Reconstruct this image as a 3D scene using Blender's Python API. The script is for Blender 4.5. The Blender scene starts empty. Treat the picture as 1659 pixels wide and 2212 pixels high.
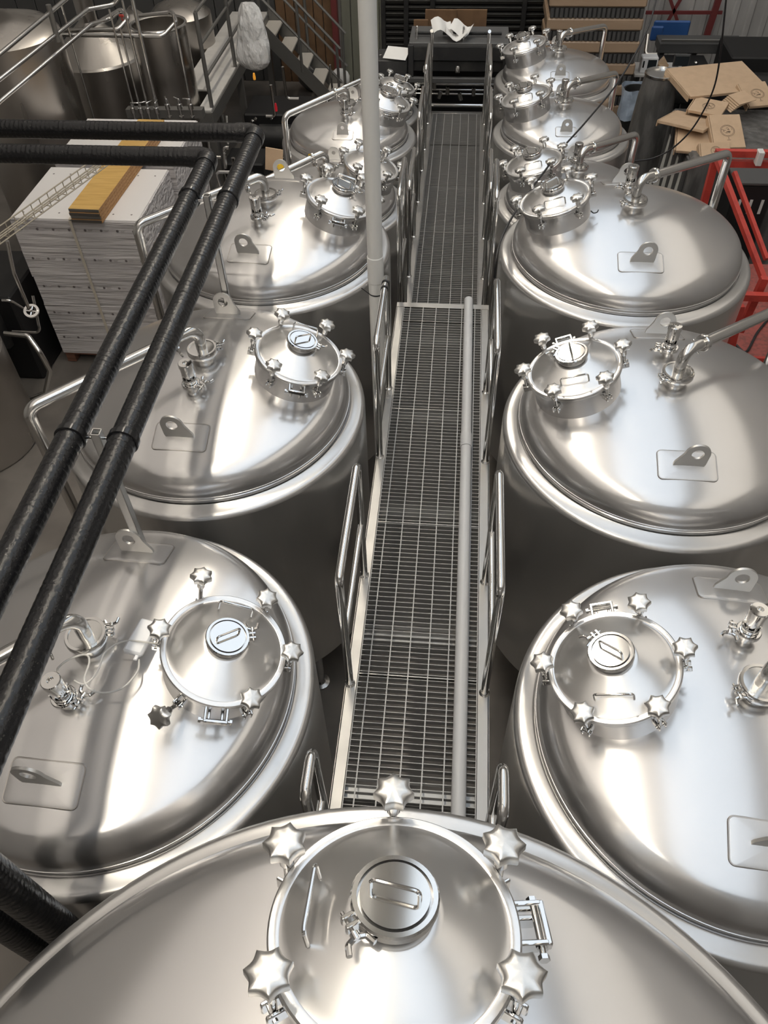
import bpy, math, random
from mathutils import Vector, Matrix
random.seed(7)
scene = bpy.context.scene
COL = scene.collection
PI = math.pi

# ------------------------------------------------------------------ camera
W, H, FPX = 1659.0, 2212.0, 1676.04
PITCH, YAW, ROLL = 0.8486, 0.1115, -0.0302
CAMR = Matrix.Rotation(YAW, 3, 'Z') @ Matrix.Rotation(PI/2-PITCH, 3, 'X') @ Matrix.Rotation(ROLL, 3, 'Z')
CAMP = Vector((0.0739, 0.0, 3.4359))
cd = bpy.data.cameras.new('camera'); cam = bpy.data.objects.new('camera', cd); COL.objects.link(cam)
cam.matrix_world = Matrix.Translation(CAMP) @ CAMR.to_4x4()
cd.sensor_fit = 'HORIZONTAL'; cd.sensor_width = 36.0; cd.lens = 36.0*FPX/W
cd.clip_start = 0.05; cd.clip_end = 100
scene.camera = cam

# ------------------------------------------------------------------ light
w = bpy.data.worlds.new('world'); scene.world = w; w.use_nodes = True
bg = w.node_tree.nodes['Background']; bg.inputs[0].default_value = (0.8, 0.88, 1.0, 1); bg.inputs[1].default_value = 0.02
vs = scene.view_settings
vs.view_transform = 'Standard'; vs.look = 'None'; vs.gamma = 1.0; vs.use_curve_mapping = False
vs.exposure = 0.20
TUBE = 30.0         # emission of the tube lamps
SKY_BLUE = 1.05      # emission of the clear roof sheets
SKY_WARM = 0.80     # emission of the warm roof sheets on the right
SKY_CREAM = .42    # emission of the aged, yellowed roof sheets
try:
    scene.cycles.use_denoising = True
    scene.cycles.max_bounces = 4; scene.cycles.glossy_bounces = 3; scene.cycles.diffuse_bounces = 2; scene.cycles.transmission_bounces = 3
    scene.cycles.use_adaptive_sampling = True; scene.cycles.adaptive_threshold = 0.10; scene.cycles.adaptive_min_samples = 16; scene.cycles.caustics_reflective = True; scene.cycles.caustics_refractive = False
    scene.cycles.sample_clamp_indirect = 6.0; scene.cycles.blur_glossy = 0.5
except Exception: pass

FLOOR = -2.0
ROOF = 6.4

def at(u, v, y=None, z=None, x=None):
    d = CAMR @ Vector(((u-W/2)/FPX, -(v-H/2)/FPX, -1.0))
    if y is not None: t = (y-CAMP.y)/d.y
    elif z is not None: t = (z-CAMP.z)/d.z
    else: t = (x-CAMP.x)/d.x
    return CAMP + d*t

# ------------------------------------------------------------------ materials
MATS = {}
def mat(name, col, metal=0.0, rough=0.5, aniso=0.0, tangent=None, spec=0.5, noise=None, rnoise=None, bump=None, emit=None, trans=0.0, alpha=1.0, coat=0.0):
    m = bpy.data.materials.new(name); m.use_nodes = True; MATS[name] = m
    nt = m.node_tree; N = nt.nodes; L = nt.links; b = N['Principled BSDF']
    b.inputs['Base Color'].default_value = (*col, 1); b.inputs['Metallic'].default_value = metal
    b.inputs['Roughness'].default_value = rough; b.inputs['Specular IOR Level'].default_value = spec
    b.inputs['Coat Weight'].default_value = coat
    if trans: b.inputs['Transmission Weight'].default_value = trans
    if alpha < 1: b.inputs['Alpha'].default_value = alpha
    tc = None
    def coords(scale):
        nonlocal tc
        if tc is None: tc = N.new('ShaderNodeTexCoord')
        mp = N.new('ShaderNodeMapping'); mp.inputs['Scale'].default_value = scale if hasattr(scale, '__len__') else (scale,)*3
        L.new(tc.outputs['Object'], mp.inputs[0]); return mp.outputs[0]
    if aniso:
        b.inputs['Anisotropic'].default_value = aniso
        t = N.new('ShaderNodeTangent'); t.direction_type = 'RADIAL'; t.axis = tangent or 'Z'
        L.new(t.outputs[0], b.inputs['Tangent'])
    if noise:      # (scale, colour2, lo, hi)
        nz = N.new('ShaderNodeTexNoise'); nz.inputs['Scale'].default_value = 1.0; nz.inputs['Detail'].default_value = 4.0
        L.new(coords(noise[0]), nz.inputs['Vector'])
        r = N.new('ShaderNodeMapRange'); r.inputs[1].default_value = noise[2]; r.inputs[2].default_value = noise[3]
        L.new(nz.outputs[0], r.inputs[0])
        mx = N.new('ShaderNodeMix'); mx.data_type = 'RGBA'; mx.inputs[6].default_value = (*col, 1); mx.inputs[7].default_value = (*noise[1], 1)
        L.new(r.outputs[0], mx.inputs[0]); L.new(mx.outputs[2], b.inputs['Base Color'])
    if rnoise:     # (scale, lo, hi)
        nz = N.new('ShaderNodeTexNoise'); nz.inputs['Scale'].default_value = 1.0; nz.inputs['Detail'].default_value = 3.0
        L.new(coords(rnoise[0]), nz.inputs['Vector'])
        r = N.new('ShaderNodeMapRange'); r.inputs[1].default_value = .3; r.inputs[2].default_value = .7; r.inputs[3].default_value = rnoise[1]; r.inputs[4].default_value = rnoise[2]
        L.new(nz.outputs[0], r.inputs[0]); L.new(r.outputs[0], b.inputs['Roughness'])
    if bump:       # (scale, strength, distance)
        nz = N.new('ShaderNodeTexNoise'); nz.inputs['Scale'].default_value = 1.0; nz.inputs['Detail'].default_value = 3.0
        L.new(coords(bump[0]), nz.inputs['Vector'])
        bp = N.new('ShaderNodeBump'); bp.inputs['Strength'].default_value = bump[1]; bp.inputs['Distance'].default_value = bump[2]
        L.new(nz.outputs[0], bp.inputs['Height']); L.new(bp.outputs[0], b.inputs['Normal'])
    if emit:
        b.inputs['Emission Color'].default_value = (*emit[0], 1); b.inputs['Emission Strength'].default_value = emit[1]
    return m

STEEL = (0.745, 0.735, 0.73)
def two_lobe(name, rough2, fac):       # brushed stainless: a clear lobe under a broad, satin one
    m = MATS[name]; N = m.node_tree.nodes; L = m.node_tree.links; b = N['Principled BSDF']; o = N['Material Output']
    b2 = N.new('ShaderNodeBsdfPrincipled'); b2.inputs['Metallic'].default_value = 1; b2.inputs['Roughness'].default_value = rough2
    b2.inputs['Base Color'].default_value = b.inputs['Base Color'].default_value
    mx = N.new('ShaderNodeMixShader'); mx.inputs[0].default_value = fac
    L.new(b.outputs[0], mx.inputs[1]); L.new(b2.outputs[0], mx.inputs[2]); L.new(mx.outputs[0], o.inputs[0])
mat('ring_steel', (0.66, 0.65, 0.64), 1, .24, .3, 'Z')
mat('dome_steel', STEEL, 1, .17, .3, 'Z', rnoise=((1.6, 1.6, 1.6), .155, .185))
mat('lid_steel', (0.78, 0.77, 0.76), 1, .21, .8, 'Z')
mat('wall_steel', (0.70, 0.685, 0.67), 1, .2, .4, 'Z', rnoise=((6, 6, .6), .16, .26), bump=((4.5, 4.5, .35), .45, .03))
mat('cast_steel', (0.70, 0.69, 0.67), 1, .36, bump=(60, .15, .003))
mat('polished_steel', (0.78, 0.77, 0.75), 1, .10)
mat('tube_steel', (0.74, 0.73, 0.71), 1, .2)
mat('rail_steel', (0.72, 0.71, 0.69), 1, .09)
mat('pad_steel', STEEL, 1, .26)
mat('weld', (.50, .48, .46), 1, .4)
mat('lug_steel', (0.66, 0.65, 0.63), 1, .38, rnoise=(14, .3, .45))
mat('galvanised', (0.60, 0.59, 0.57), 1, .38, noise=(7, (.5, .49, .47), .35, .65))
mat('grate_steel', (0.36, 0.355, 0.345), .6, .5)
mat('channel_steel', (0.36, 0.35, 0.335), 1, .4, rnoise=(6, .34, .44))
mat('beam_steel', (0.55, 0.55, 0.54), .8, .45)
mat('black_tape', (0.008, 0.008, 0.009), 0, .27, spec=.5, bump=((55, 55, 55), .6, .005), noise=(90, (.05, .048, .042), .66, .72))
mat('black_rubber', (0.012, 0.012, 0.013), 0, .18, spec=.6)
mat('pvc', (0.68, 0.675, 0.655), 0, .38)
mat('pvc_grey', (0.50, 0.505, 0.515), 0, .35)
mat('white_plastic', (0.93, 0.93, 0.94), 0, .35)
mat('cable_white', (0.72, 0.70, 0.66), 0, .45)
mat('cable_black', (0.02, 0.02, 0.022), 0, .45)
mat('carton', (0.66, 0.63, 0.63), 0, .25, spec=.6, bump=((1.6, 16, 22), .9, .03), noise=((1.2, 4, 9), (.50, .475, .48), .45, .7))
mat('carton_top', (0.74, 0.72, 0.71), 0, .4, bump=((5, 5, 5), .15, .01))
mat('carton_print', (0.16, 0.14, 0.14), 0, .5)
mat('carton_text', (0.48, 0.45, 0.45), 0, .5)
mat('strap', (0.62, 0.56, 0.47), 0, .5)
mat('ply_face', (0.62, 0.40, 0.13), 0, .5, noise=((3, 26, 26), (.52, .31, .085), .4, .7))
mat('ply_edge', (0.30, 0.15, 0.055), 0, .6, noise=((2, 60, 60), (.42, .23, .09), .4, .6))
mat('ply_end', (0.09, 0.08, 0.07), 0, .6)
mat('pallet_wood', (0.22, 0.10, 0.065), 0, .8, noise=((3, 30, 30), (.13, .065, .045), .4, .7))
mat('wire_beige', (0.50, 0.45, 0.36), .4, .45)
mat('concrete', (0.19, 0.172, 0.155), 0, .5, noise=(1.3, (.10, .09, .08), .4, .65), bump=(4, .15, .02))
mat('machine_dark', (0.022, 0.022, 0.023), 0, .45, noise=(5, (.05, .048, .045), .5, .75))
mat('machine_black', (0.010, 0.010, 0.011), 0, .5)
mat('machine_grey', (0.10, 0.10, 0.10), .2, .5)
mat('shutter_dark', (0.035, 0.034, 0.032), .3, .5)
mat('wall_green', (0.22, 0.225, 0.18), 0, .6, noise=((4, 4, 1), (.17, .17, .14), .4, .7))
mat('wall_grey', (0.46, 0.45, 0.44), 0, .6, noise=((3, 3, .8), (.36, .35, .34), .4, .7))
mat('roof_sheet', (0.50, 0.48, 0.44), 0, .6)
mat('roof_steel', (0.20, 0.07, 0.06), .1, .5)
mat('card', (0.60, 0.43, 0.285), 0, .75, noise=((9, 9, 9), (.55, .39, .255), .4, .7))
mat('card_dark', (0.20, 0.115, 0.06), 0, .8, noise=(6, (.15, .085, .045), .4, .7))
mat('card_wrapped', (0.43, 0.31, 0.215), 0, .22, spec=.6, bump=((3, 20, 8), .4, .02))
mat('ink', (0.17, 0.12, 0.085), 0, .7)
mat('film_grey', (0.16, 0.155, 0.15), 0, .3, spec=.5, bump=((12, 12, 3), .5, .03), noise=((10, 10, 3), (.09, .088, .085), .4, .6))
mat('film_white', (0.90, 0.90, 0.90), 0, .18, trans=.2, bump=((12, 12, 6), 1.0, .06))
mat('film_blue', (0.55, 0.66, 0.82), 0, .2, trans=.15, bump=((12, 12, 10), .6, .03))
mat('red_paint', (0.50, 0.055, 0.04), 0, .45, noise=(11, (.38, .04, .032), .5, .7), bump=(30, .15, .003))
mat('red_floor', (0.36, 0.09, 0.075), 0, .6, noise=(25, (.22, .07, .06), .45, .65))
mat('red_steel', (0.17, 0.035, 0.035), 0, .5)
mat('blue_plastic', (0.035, 0.11, 0.33), 0, .4)
mat('deck_grey', (0.70, 0.68, 0.65), .1, .5, noise=(5, (.60, .58, .55), .4, .7))
mat('stair_tread', (0.62, 0.58, 0.52), .1, .6)
mat('stair_steel', (0.23, 0.225, 0.215), .7, .45)
mat('vessel_steel', (0.50, 0.475, 0.445), 1, .33, .5, 'Z', bump=((3, 3, .7), .2, .03), rnoise=((4, 4, .7), .24, .4))
mat('paper', (0.78, 0.77, 0.75), 0, .7)
mat('screen', (0.03, 0.035, 0.04), 0, .12)
mat('lamp_amber', (0.5, 0.2, 0.02), 0, .3, emit=((1, .42, .05), .35))
mat('lamp_red', (0.4, 0.02, 0.03), 0, .3, emit=((1, .03, .05), .12))
mat('yellow', (0.72, 0.45, 0.02), 0, .5)
mat('sky_clear', (0.6, 0.65, 0.7), 0, .5, emit=((0.80, 0.895, 1.0), SKY_BLUE))
mat('sky_warm', (0.6, 0.55, 0.45), 0, .5, emit=((1.0, 0.93, 0.83), SKY_WARM))
mat('sky_aged', (0.6, 0.55, 0.45), 0, .5, emit=((1.0, 0.93, 0.865), SKY_CREAM))

two_lobe('dome_steel', .42, .48); two_lobe('ring_steel', .46, .45); two_lobe('wall_steel', .58, .4); two_lobe('lug_steel', .55, .5); two_lobe('pad_steel', .46, .45); two_lobe('lid_steel', .5, .3)
# ------------------------------------------------------------------ mesh builder
def frame(z, x=None):
    z = Vector(z).normalized()
    x = Vector(x) if x is not None else (Vector((1, 0, 0)) if abs(z.x) < .9 else Vector((0, 1, 0)))
    x = (x - z*x.dot(z)).normalized(); y = z.cross(x)
    return Matrix((x, y, z)).transposed()
def M4(pos, z=(0, 0, 1), x=None): return Matrix.Translation(Vector(pos)) @ frame(z, x).to_4x4()
def TR(*p): return Matrix.Translation(Vector(p))
def RZ(a): return Matrix.Rotation(a, 4, 'Z')
def fillet(pts, r, n=7):
    pts = [Vector(p) for p in pts]; out = [pts[0]]
    for a, b, c in zip(pts, pts[1:], pts[2:]):
        u = (a-b); v = (c-b); lu, lv = u.length, v.length; u.normalize(); v.normalize()
        ang = u.angle(v)
        if ang > PI-.02: out.append(b); continue
        d = min(r/math.tan(ang/2), lu*.48, lv*.48); rr = d*math.tan(ang/2)
        cen = b + (u+v).normalized()*(rr/math.sin(ang/2))
        p0, p1 = b+u*d-cen, b+v*d-cen
        tot = p0.angle(p1); ax = p0.cross(p1).normalized()
        for i in range(n+1): out.append(cen + Matrix.Rotation(tot*i/n, 3, ax) @ p0)
    out.append(pts[-1]); return out
class MB:
    def __init__(s): s.v = []; s.f = []
    def add(s, vs, fs, m=None):
        o = len(s.v)
        s.v += [tuple(m @ Vector(p)) if m is not None else tuple(p) for p in vs]
        s.f += [tuple(o+i for i in f) for f in fs]; return s
    def box(s, c, d, m=None, bev=0.0):
        x, y, z = d[0]/2, d[1]/2, d[2]/2; c = Vector(c)
        if bev:
            b = min(bev, x*.9, y*.9, z*.9); vs = []
            for sx in (-1, 1):
                for sy in (-1, 1):
                    for sz in (-1, 1):
                        vs += [c+Vector((sx*x, sy*(y-b), sz*(z-b))), c+Vector((sx*(x-b), sy*y, sz*(z-b))), c+Vector((sx*(x-b), sy*(y-b), sz*z))]
            def i(sx, sy, sz, k): return ((sx > 0)*4+(sy > 0)*2+(sz > 0))*3+k
            fs = []
            for t in (-1, 1):
                q = [i(t, -1, -1, 0), i(t, 1, -1, 0), i(t, 1, 1, 0), i(t, -1, 1, 0)]; fs.append(q if t > 0 else q[::-1])
                q = [i(-1, t, -1, 1), i(-1, t, 1, 1), i(1, t, 1, 1), i(1, t, -1, 1)]; fs.append(q if t > 0 else q[::-1])
                q = [i(-1, -1, t, 2), i(1, -1, t, 2), i(1, 1, t, 2), i(-1, 1, t, 2)]; fs.append(q if t > 0 else q[::-1])
            for a in (-1, 1):
                for e in (-1, 1):
                    q = [i(a, e, -1, 0), i(a, e, -1, 1), i(a, e, 1, 1), i(a, e, 1, 0)]; fs.append(q if a*e > 0 else q[::-1])
                    q = [i(-1, a, e, 1), i(-1, a, e, 2), i(1, a, e, 2), i(1, a, e, 1)]; fs.append(q if a*e > 0 else q[::-1])
                    q = [i(a, -1, e, 0), i(a, 1, e, 0), i(a, 1, e, 2), i(a, -1, e, 2)]; fs.append(q if a*e > 0 else q[::-1])
                    for g in (-1, 1):
                        q = [i(a, e, g, 0), i(a, e, g, 1), i(a, e, g, 2)]; fs.append(q if a*e*g > 0 else q[::-1])
            return s.add(vs, fs, m)
        vs = [c+Vector((sx*x, sy*y, sz*z)) for sx in (-1, 1) for sy in (-1, 1) for sz in (-1, 1)]
        return s.add(vs, [(0, 1, 3, 2), (4, 6, 7, 5), (0, 4, 5, 1), (2, 3, 7, 6), (0, 2, 6, 4), (1, 5, 7, 3)], m)
    def bar(s, a, b, wx, wy=None, up=(0, 0, 1)):
        a = Vector(a); b = Vector(b); d = b-a
        return s.box((0, 0, d.length/2), (wx, wy or wx, d.length), M4(a, d, up if abs(d.normalized().dot(Vector(up))) < .95 else (1, 0, 0)))
    def tube(s, pts, r, n=12, caps=True, m=None, radii=None):
        pts = [Vector(p) for p in pts]; k = len(pts); vs = []; fs = []
        t0 = (pts[1]-pts[0]).normalized(); R = frame(t0); nx = R.col[0].copy()
        for i, p in enumerate(pts):
            t = (pts[min(i+1, k-1)]-pts[max(i-1, 0)]).normalized()
            nx = (nx - t*nx.dot(t)).normalized(); ny = t.cross(nx); rr = radii[i] if radii else r
            for j in range(n):
                a = 2*PI*j/n; vs.append(p + nx*(rr*math.cos(a)) + ny*(rr*math.sin(a)))
        for i in range(k-1):
            for j in range(n): fs.append((i*n+j, i*n+(j+1) % n, (i+1)*n+(j+1) % n, (i+1)*n+j))
        if caps: fs += [tuple(range(n))[::-1], tuple((k-1)*n+j for j in range(n))]
        return s.add(vs, fs, m)
    def lathe(s, prof, n=32, m=None, capend=False):
        vs = []; fs = []; rings = []
        for r, z in prof:
            if r < 1e-6: rings.append([len(vs)]); vs.append((0, 0, z))
            else:
                rings.append(list(range(len(vs), len(vs)+n)))
                vs += [(r*math.cos(2*PI*j/n), r*math.sin(2*PI*j/n), z) for j in range(n)]
        for a, b in zip(rings, rings[1:]):
            for j in range(n):
                k = (j+1) % n
                if len(a) == 1 and len(b) == 1: continue
                if len(a) == 1: fs.append((a[0], b[k], b[j]))
                elif len(b) == 1: fs.append((a[j], a[k], b[0]))
                else: fs.append((a[j], a[k], b[k], b[j]))
        if capend:
            for q, rev in ((rings[0], True), (rings[-1], False)):
                if len(q) > 1: fs.append(tuple(q[::-1]) if rev else tuple(q))
        return s.add(vs, fs, m)
    def prism(s, poly, z0, z1, m=None):
        n = len(poly); vs = [(x, y, z0) for x, y in poly]+[(x, y, z1) for x, y in poly]
        fs = [tuple(range(n))[::-1], tuple(range(n, 2*n))]+[(i, (i+1) % n, n+(i+1) % n, n+i) for i in range(n)]
        return s.add(vs, fs, m)
    def ringprism(s, outer, inner, z0, z1, m=None):      # plate with a hole; same vertex count in both loops
        n = len(outer); vs = []
        for z in (z0, z1): vs += [(x, y, z) for x, y in outer]+[(x, y, z) for x, y in inner]
        fs = []
        for i in range(n):
            k = (i+1) % n
            fs += [(i, n+i, n+k, k), (2*n+i, 2*n+k, 3*n+k, 3*n+i), (i, k, 2*n+k, 2*n+i), (n+i, 3*n+i, 3*n+k, n+k)]
        return s.add(vs, fs, m)
    def mesh(s, name, material, smooth=38):
        me = bpy.data.meshes.new(name); me.from_pydata(s.v, [], s.f); me.validate(); me.update()
        if smooth:
            me.polygons.foreach_set('use_smooth', [True]*len(me.polygons)); me.set_sharp_from_angle(angle=math.radians(smooth))
        me.materials.append(MATS[material]); return me
def obj(name, me, parent=None, m=None):
    o = bpy.data.objects.new(name, me); COL.objects.link(o)
    if parent is not None: o.parent = parent
    if m is not None: o.matrix_basis = m
    return o
def tag(o, label, cat, group=None):
    o['label'] = label; o['category'] = cat
    if group: o['group'] = group
    return o
def thing(name, label, cat, m=None, group=None):
    return tag(obj(name, None, None, m), label, cat, group)
def single(name, mb, material, label, cat, group=None, smooth=38, m=None):
    return tag(obj(name, mb.mesh(name, material, smooth), None, m), label, cat, group)
def struct(name, mb, material, parent=None, smooth=0):
    o = obj(name, mb.mesh(name, material, smooth), parent); o['kind'] = 'structure'; return o
def part(name, mb, material, parent, smooth=38, label=None, m=None):
    o = obj(name, mb.mesh(name, material, smooth), parent, m)
    if label: o['label'] = label
    return o

# ------------------------------------------------------------------ the building
X0, X1, Y0, Y1 = -8.5, 7.5, -5.0, 15.4
struct('floor', MB().box(((X0+X1)/2, (Y0+Y1)/2, FLOOR-.1), (X1-X0+.4, Y1-Y0+.4, .2)), 'concrete')
def corrugated(name, p0, p1, z0, z1, material, pitch=.25, depth=.03):
    p0 = Vector(p0); p1 = Vector(p1); d = p1-p0; n = int(d.length/pitch); u = d.normalized(); nr = Vector((-u.y, u.x, 0))
    vs = []; fs = []; pos = []
    for i in range(n+1):
        for fr, dep in ((0, 0), (.55, 0), (.65, 1), (.9, 1)):
            q = (i+fr)*pitch
            if q <= d.length: pos.append((q, dep))
    pos.append((d.length, 0))
    for q, dep in pos:
        p = p0+u*q+nr*(dep*depth); vs += [(p.x, p.y, z0), (p.x, p.y, z1)]
    for i in range(len(pos)-1): fs.append((2*i, 2*i+2, 2*i+3, 2*i+1))
    k = len(vs)     # flat back skin so the sheet has thickness
    b0 = p0-nr*.08; b1 = p1-nr*.08
    vs += [(b0.x, b0.y, z0), (b1.x, b1.y, z0), (b1.x, b1.y, z1), (b0.x, b0.y, z1)]; fs.append((k+1, k, k+3, k+2))
    return struct(name, MB().add(vs, fs), material)
corrugated('wall_back', (X1, Y1, 0), (X0, Y1, 0), FLOOR, ROOF+.2, 'wall_grey')
corrugated('wall_left', (X0, Y1, 0), (X0, Y0, 0), FLOOR, ROOF+.2, 'wall_grey')
corrugated('wall_front', (X0, Y0, 0), (X1, Y0, 0), FLOOR, ROOF+.2, 'wall_grey')
corrugated('wall_right', (X1, Y0, 0), (X1, Y1, 0), FLOOR, ROOF+.2, 'wall_grey')
ceil = struct('ceiling', MB().box(((X0+X1)/2, (Y0+Y1)/2, ROOF+.25), (X1-X0+.4, Y1-Y0+.4, .1)), 'roof_sheet')
def skylight(x0, x1, y0, y1, m):
    part('skylight_sheet', MB().box(((x0+x1)/2, (y0+y1)/2, ROOF+.18), (x1-x0, y1-y0, .03)), m, ceil, 0)
YB = [-4.6, -1.7, 1.2, 4.1, 7.0, 9.9, 12.8, 15.2]     # roof bays between the beams
for ya, yb in zip(YB, YB[1:]):
    for k in range(2): skylight(.0+k*1.5+.004, .0+(k+1)*1.5-.004, ya+.01, yb-.01, 'sky_clear')
    for k in range(4): skylight(-6.9+k*1.5+.01, -6.9+(k+1)*1.5-.01, ya+.02, yb-.02, 'sky_aged')
    for k in range(2): skylight(3.9+k*1.5+.01, 3.9+(k+1)*1.5-.01, ya+.02, yb-.02, 'sky_warm')
mat('tube_glow', (0.9, 0.85, 0.75), 0, .4, emit=((1.0, .91, .77), TUBE))
tm = [MB().box((0, 0, .06), (.24, 2.16, .06), None, .01).mesh('housing', 'roof_sheet', 0), MB().box((0, 0, .015), (.20, 2.12, .03), None, .01).mesh('diffuser', 'tube_glow', 0), MB().tube([(0, 0, .08), (0, 0, .5)], .008, 6).mesh('rod', 'machine_grey')]
for xx, nm in ((-1.25, 'left'),):
    for k, y in enumerate((-2.6, -.4, 1.8, 4.0, 6.2, 8.4, 10.6, 12.8)):
        r = thing('tube_lamp', 'long warm tube lamp hanging in a row under the roof', 'lamp', TR(xx, y, ROOF-.35), 'tube lamps under the roof')
        obj('housing', tm[0], r); obj('diffuser', tm[1], r); obj('rod', tm[2], r)

# ------------------------------------------------------------------ tanks
def head_profile(D, kc=1.1, kk=.1):
    Rc = kc*D; k = kk*D; r = D/2; a = math.asin((r-k)/(Rc-k)); h = Rc-(Rc-k)*math.cos(a); out = []
    for i in range(31):
        t = a*i/30; out.append((Rc*math.sin(t), h-(Rc-Rc*math.cos(t))))
    for i in range(1, 13):
        t = a+(PI/2-a)*i/12; out.append((r-k+k*math.sin(t), h-Rc+(Rc-k)*math.cos(a)+k*math.cos(t)))
    return out, h
CACHE = {}
def cached(key, fn):
    if key not in CACHE: CACHE[key] = fn()
    return CACHE[key]
def star_knob():
    n = 7; R = .047; seg = n*8; mb = MB(); rings = []
    def rad(a, s): return R*s*(.80+.22*(1-abs(math.sin(n*a/2)))**1.15)
    prof = [(0, .040, 0), (.55, .0405, .35), (.90, .037, 1), (1.0, .032, 1), (1.0, .014, 1), (.93, .008, 1), (.5, .004, .3), (.36, -.004, 0), (.36, -.016, 0)]
    vs = [(0, 0, .040)]; fs = []
    for s, z, st in prof[1:]:
        for j in range(seg):
            a = 2*PI*j/seg; r = R*s*(1-st)+rad(a, s)*st; vs.append((r*math.cos(a), r*math.sin(a), z))
    m = len(prof)-1
    for j in range(seg): fs.append((0, 1+j, 1+(j+1) % seg))
    for i in range(m-1):
        for j in range(seg):
            k = (j+1) % seg; fs.append((1+i*seg+k, 1+i*seg+j, 1+(i+1)*seg+j, 1+(i+1)*seg+k))
    fs.append(tuple(1+(m-1)*seg+j for j in range(seg))[::-1])
    return mb.add(vs, fs).mesh('star_knob', 'cast_steel', 50)
def wing_clamp(r, m, size=1.0):            # hinge bolt and wing nut of a clamp ring, at +x of the ring
    mb = MB(); s = size
    mb.box((r+.010*s, .008*s, 0), (.022*s, .008*s, .018*s), m, .002).box((r+.010*s, -.008*s, 0), (.022*s, .008*s, .018*s), m, .002)
    mb.tube([(r+.013*s, -.02*s, 0), (r+.013*s, .030*s, 0)], .0035*s, 8, m=m)
    mb.tube([(r+.013*s, .018*s, 0), (r+.013*s, .030*s, 0)], .0075*s, 10, m=m)
    for e in (-1, 1): mb.tube(fillet([(r+.013*s, .024*s, 0), (r+.013*s+.016*s*e, .030*s, 0), (r+.013*s+.022*s*e, .046*s, 0)], .006*s, 4), .005*s, 8, m=m)
    return mb
def clamp_ring(r, m, h=.011, t=.009, n=36):
    return MB().lathe([(r-t, -h), (r-t*.2, -h), (r+.001, -h*.6), (r+.001, h*.6), (r-t*.2, h), (r-t, h), (r-t*1.1, 0), (r-t, -h)], n, m)
def d_plate(wd, ht, skew, hole, n=40):
    # lifting ear outline: flat base, round top, one side upright and one slanting
    rt = ht*.42; cx = skew; cy = ht-rt; outer = []; inner = []
    for i in range(n):
        a = -PI/2+2*PI*(i+.5)/n
        dx, dy = math.cos(a), math.sin(a)
        # ray from hole centre to the hull of base corners and top circle
        best = None
        pts = []
        for k in range(25):
            b = PI*k/24; pts.append((cx+rt*math.cos(b), cy+rt*math.sin(b)))
        hull = [(wd/2, 0)]+pts+[(-wd/2, 0)]
        m = len(hull)
        for p in range(m):
            x1, y1 = hull[p]; x2, y2 = hull[(p+1) % m]
            x1 -= cx; x2 -= cx; y1 -= cy; y2 -= cy
            ex, ey = x2-x1, y2-y1; det = dx*(-ey)+ex*dy
            if abs(det) < 1e-9: continue
            t = (x1*(-ey)+ex*y1)/det; u = (dx*y1-dy*x1)/det
            if t > 0 and -1e-6 <= u <= 1+1e-6 and (best is None or t < best): best = t
        best = best or rt
        outer.append((cx+dx*best, cy+dy*best)); inner.append((cx+dx*hole, cy+dy*hole))
    return outer, inner
def rounded_rect(wd, ht, r, n=5):
    out = []
    for sx, sy, a0 in ((1, 1, 0), (-1, 1, PI/2), (-1, -1, PI), (1, -1, 1.5*PI)):
        for i in range(n+1):
            a = a0+PI/2*i/n; out.append((sx*(wd/2-r)+r*math.cos(a), sy*(ht/2-r)+r*math.sin(a)))
    return out

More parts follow.
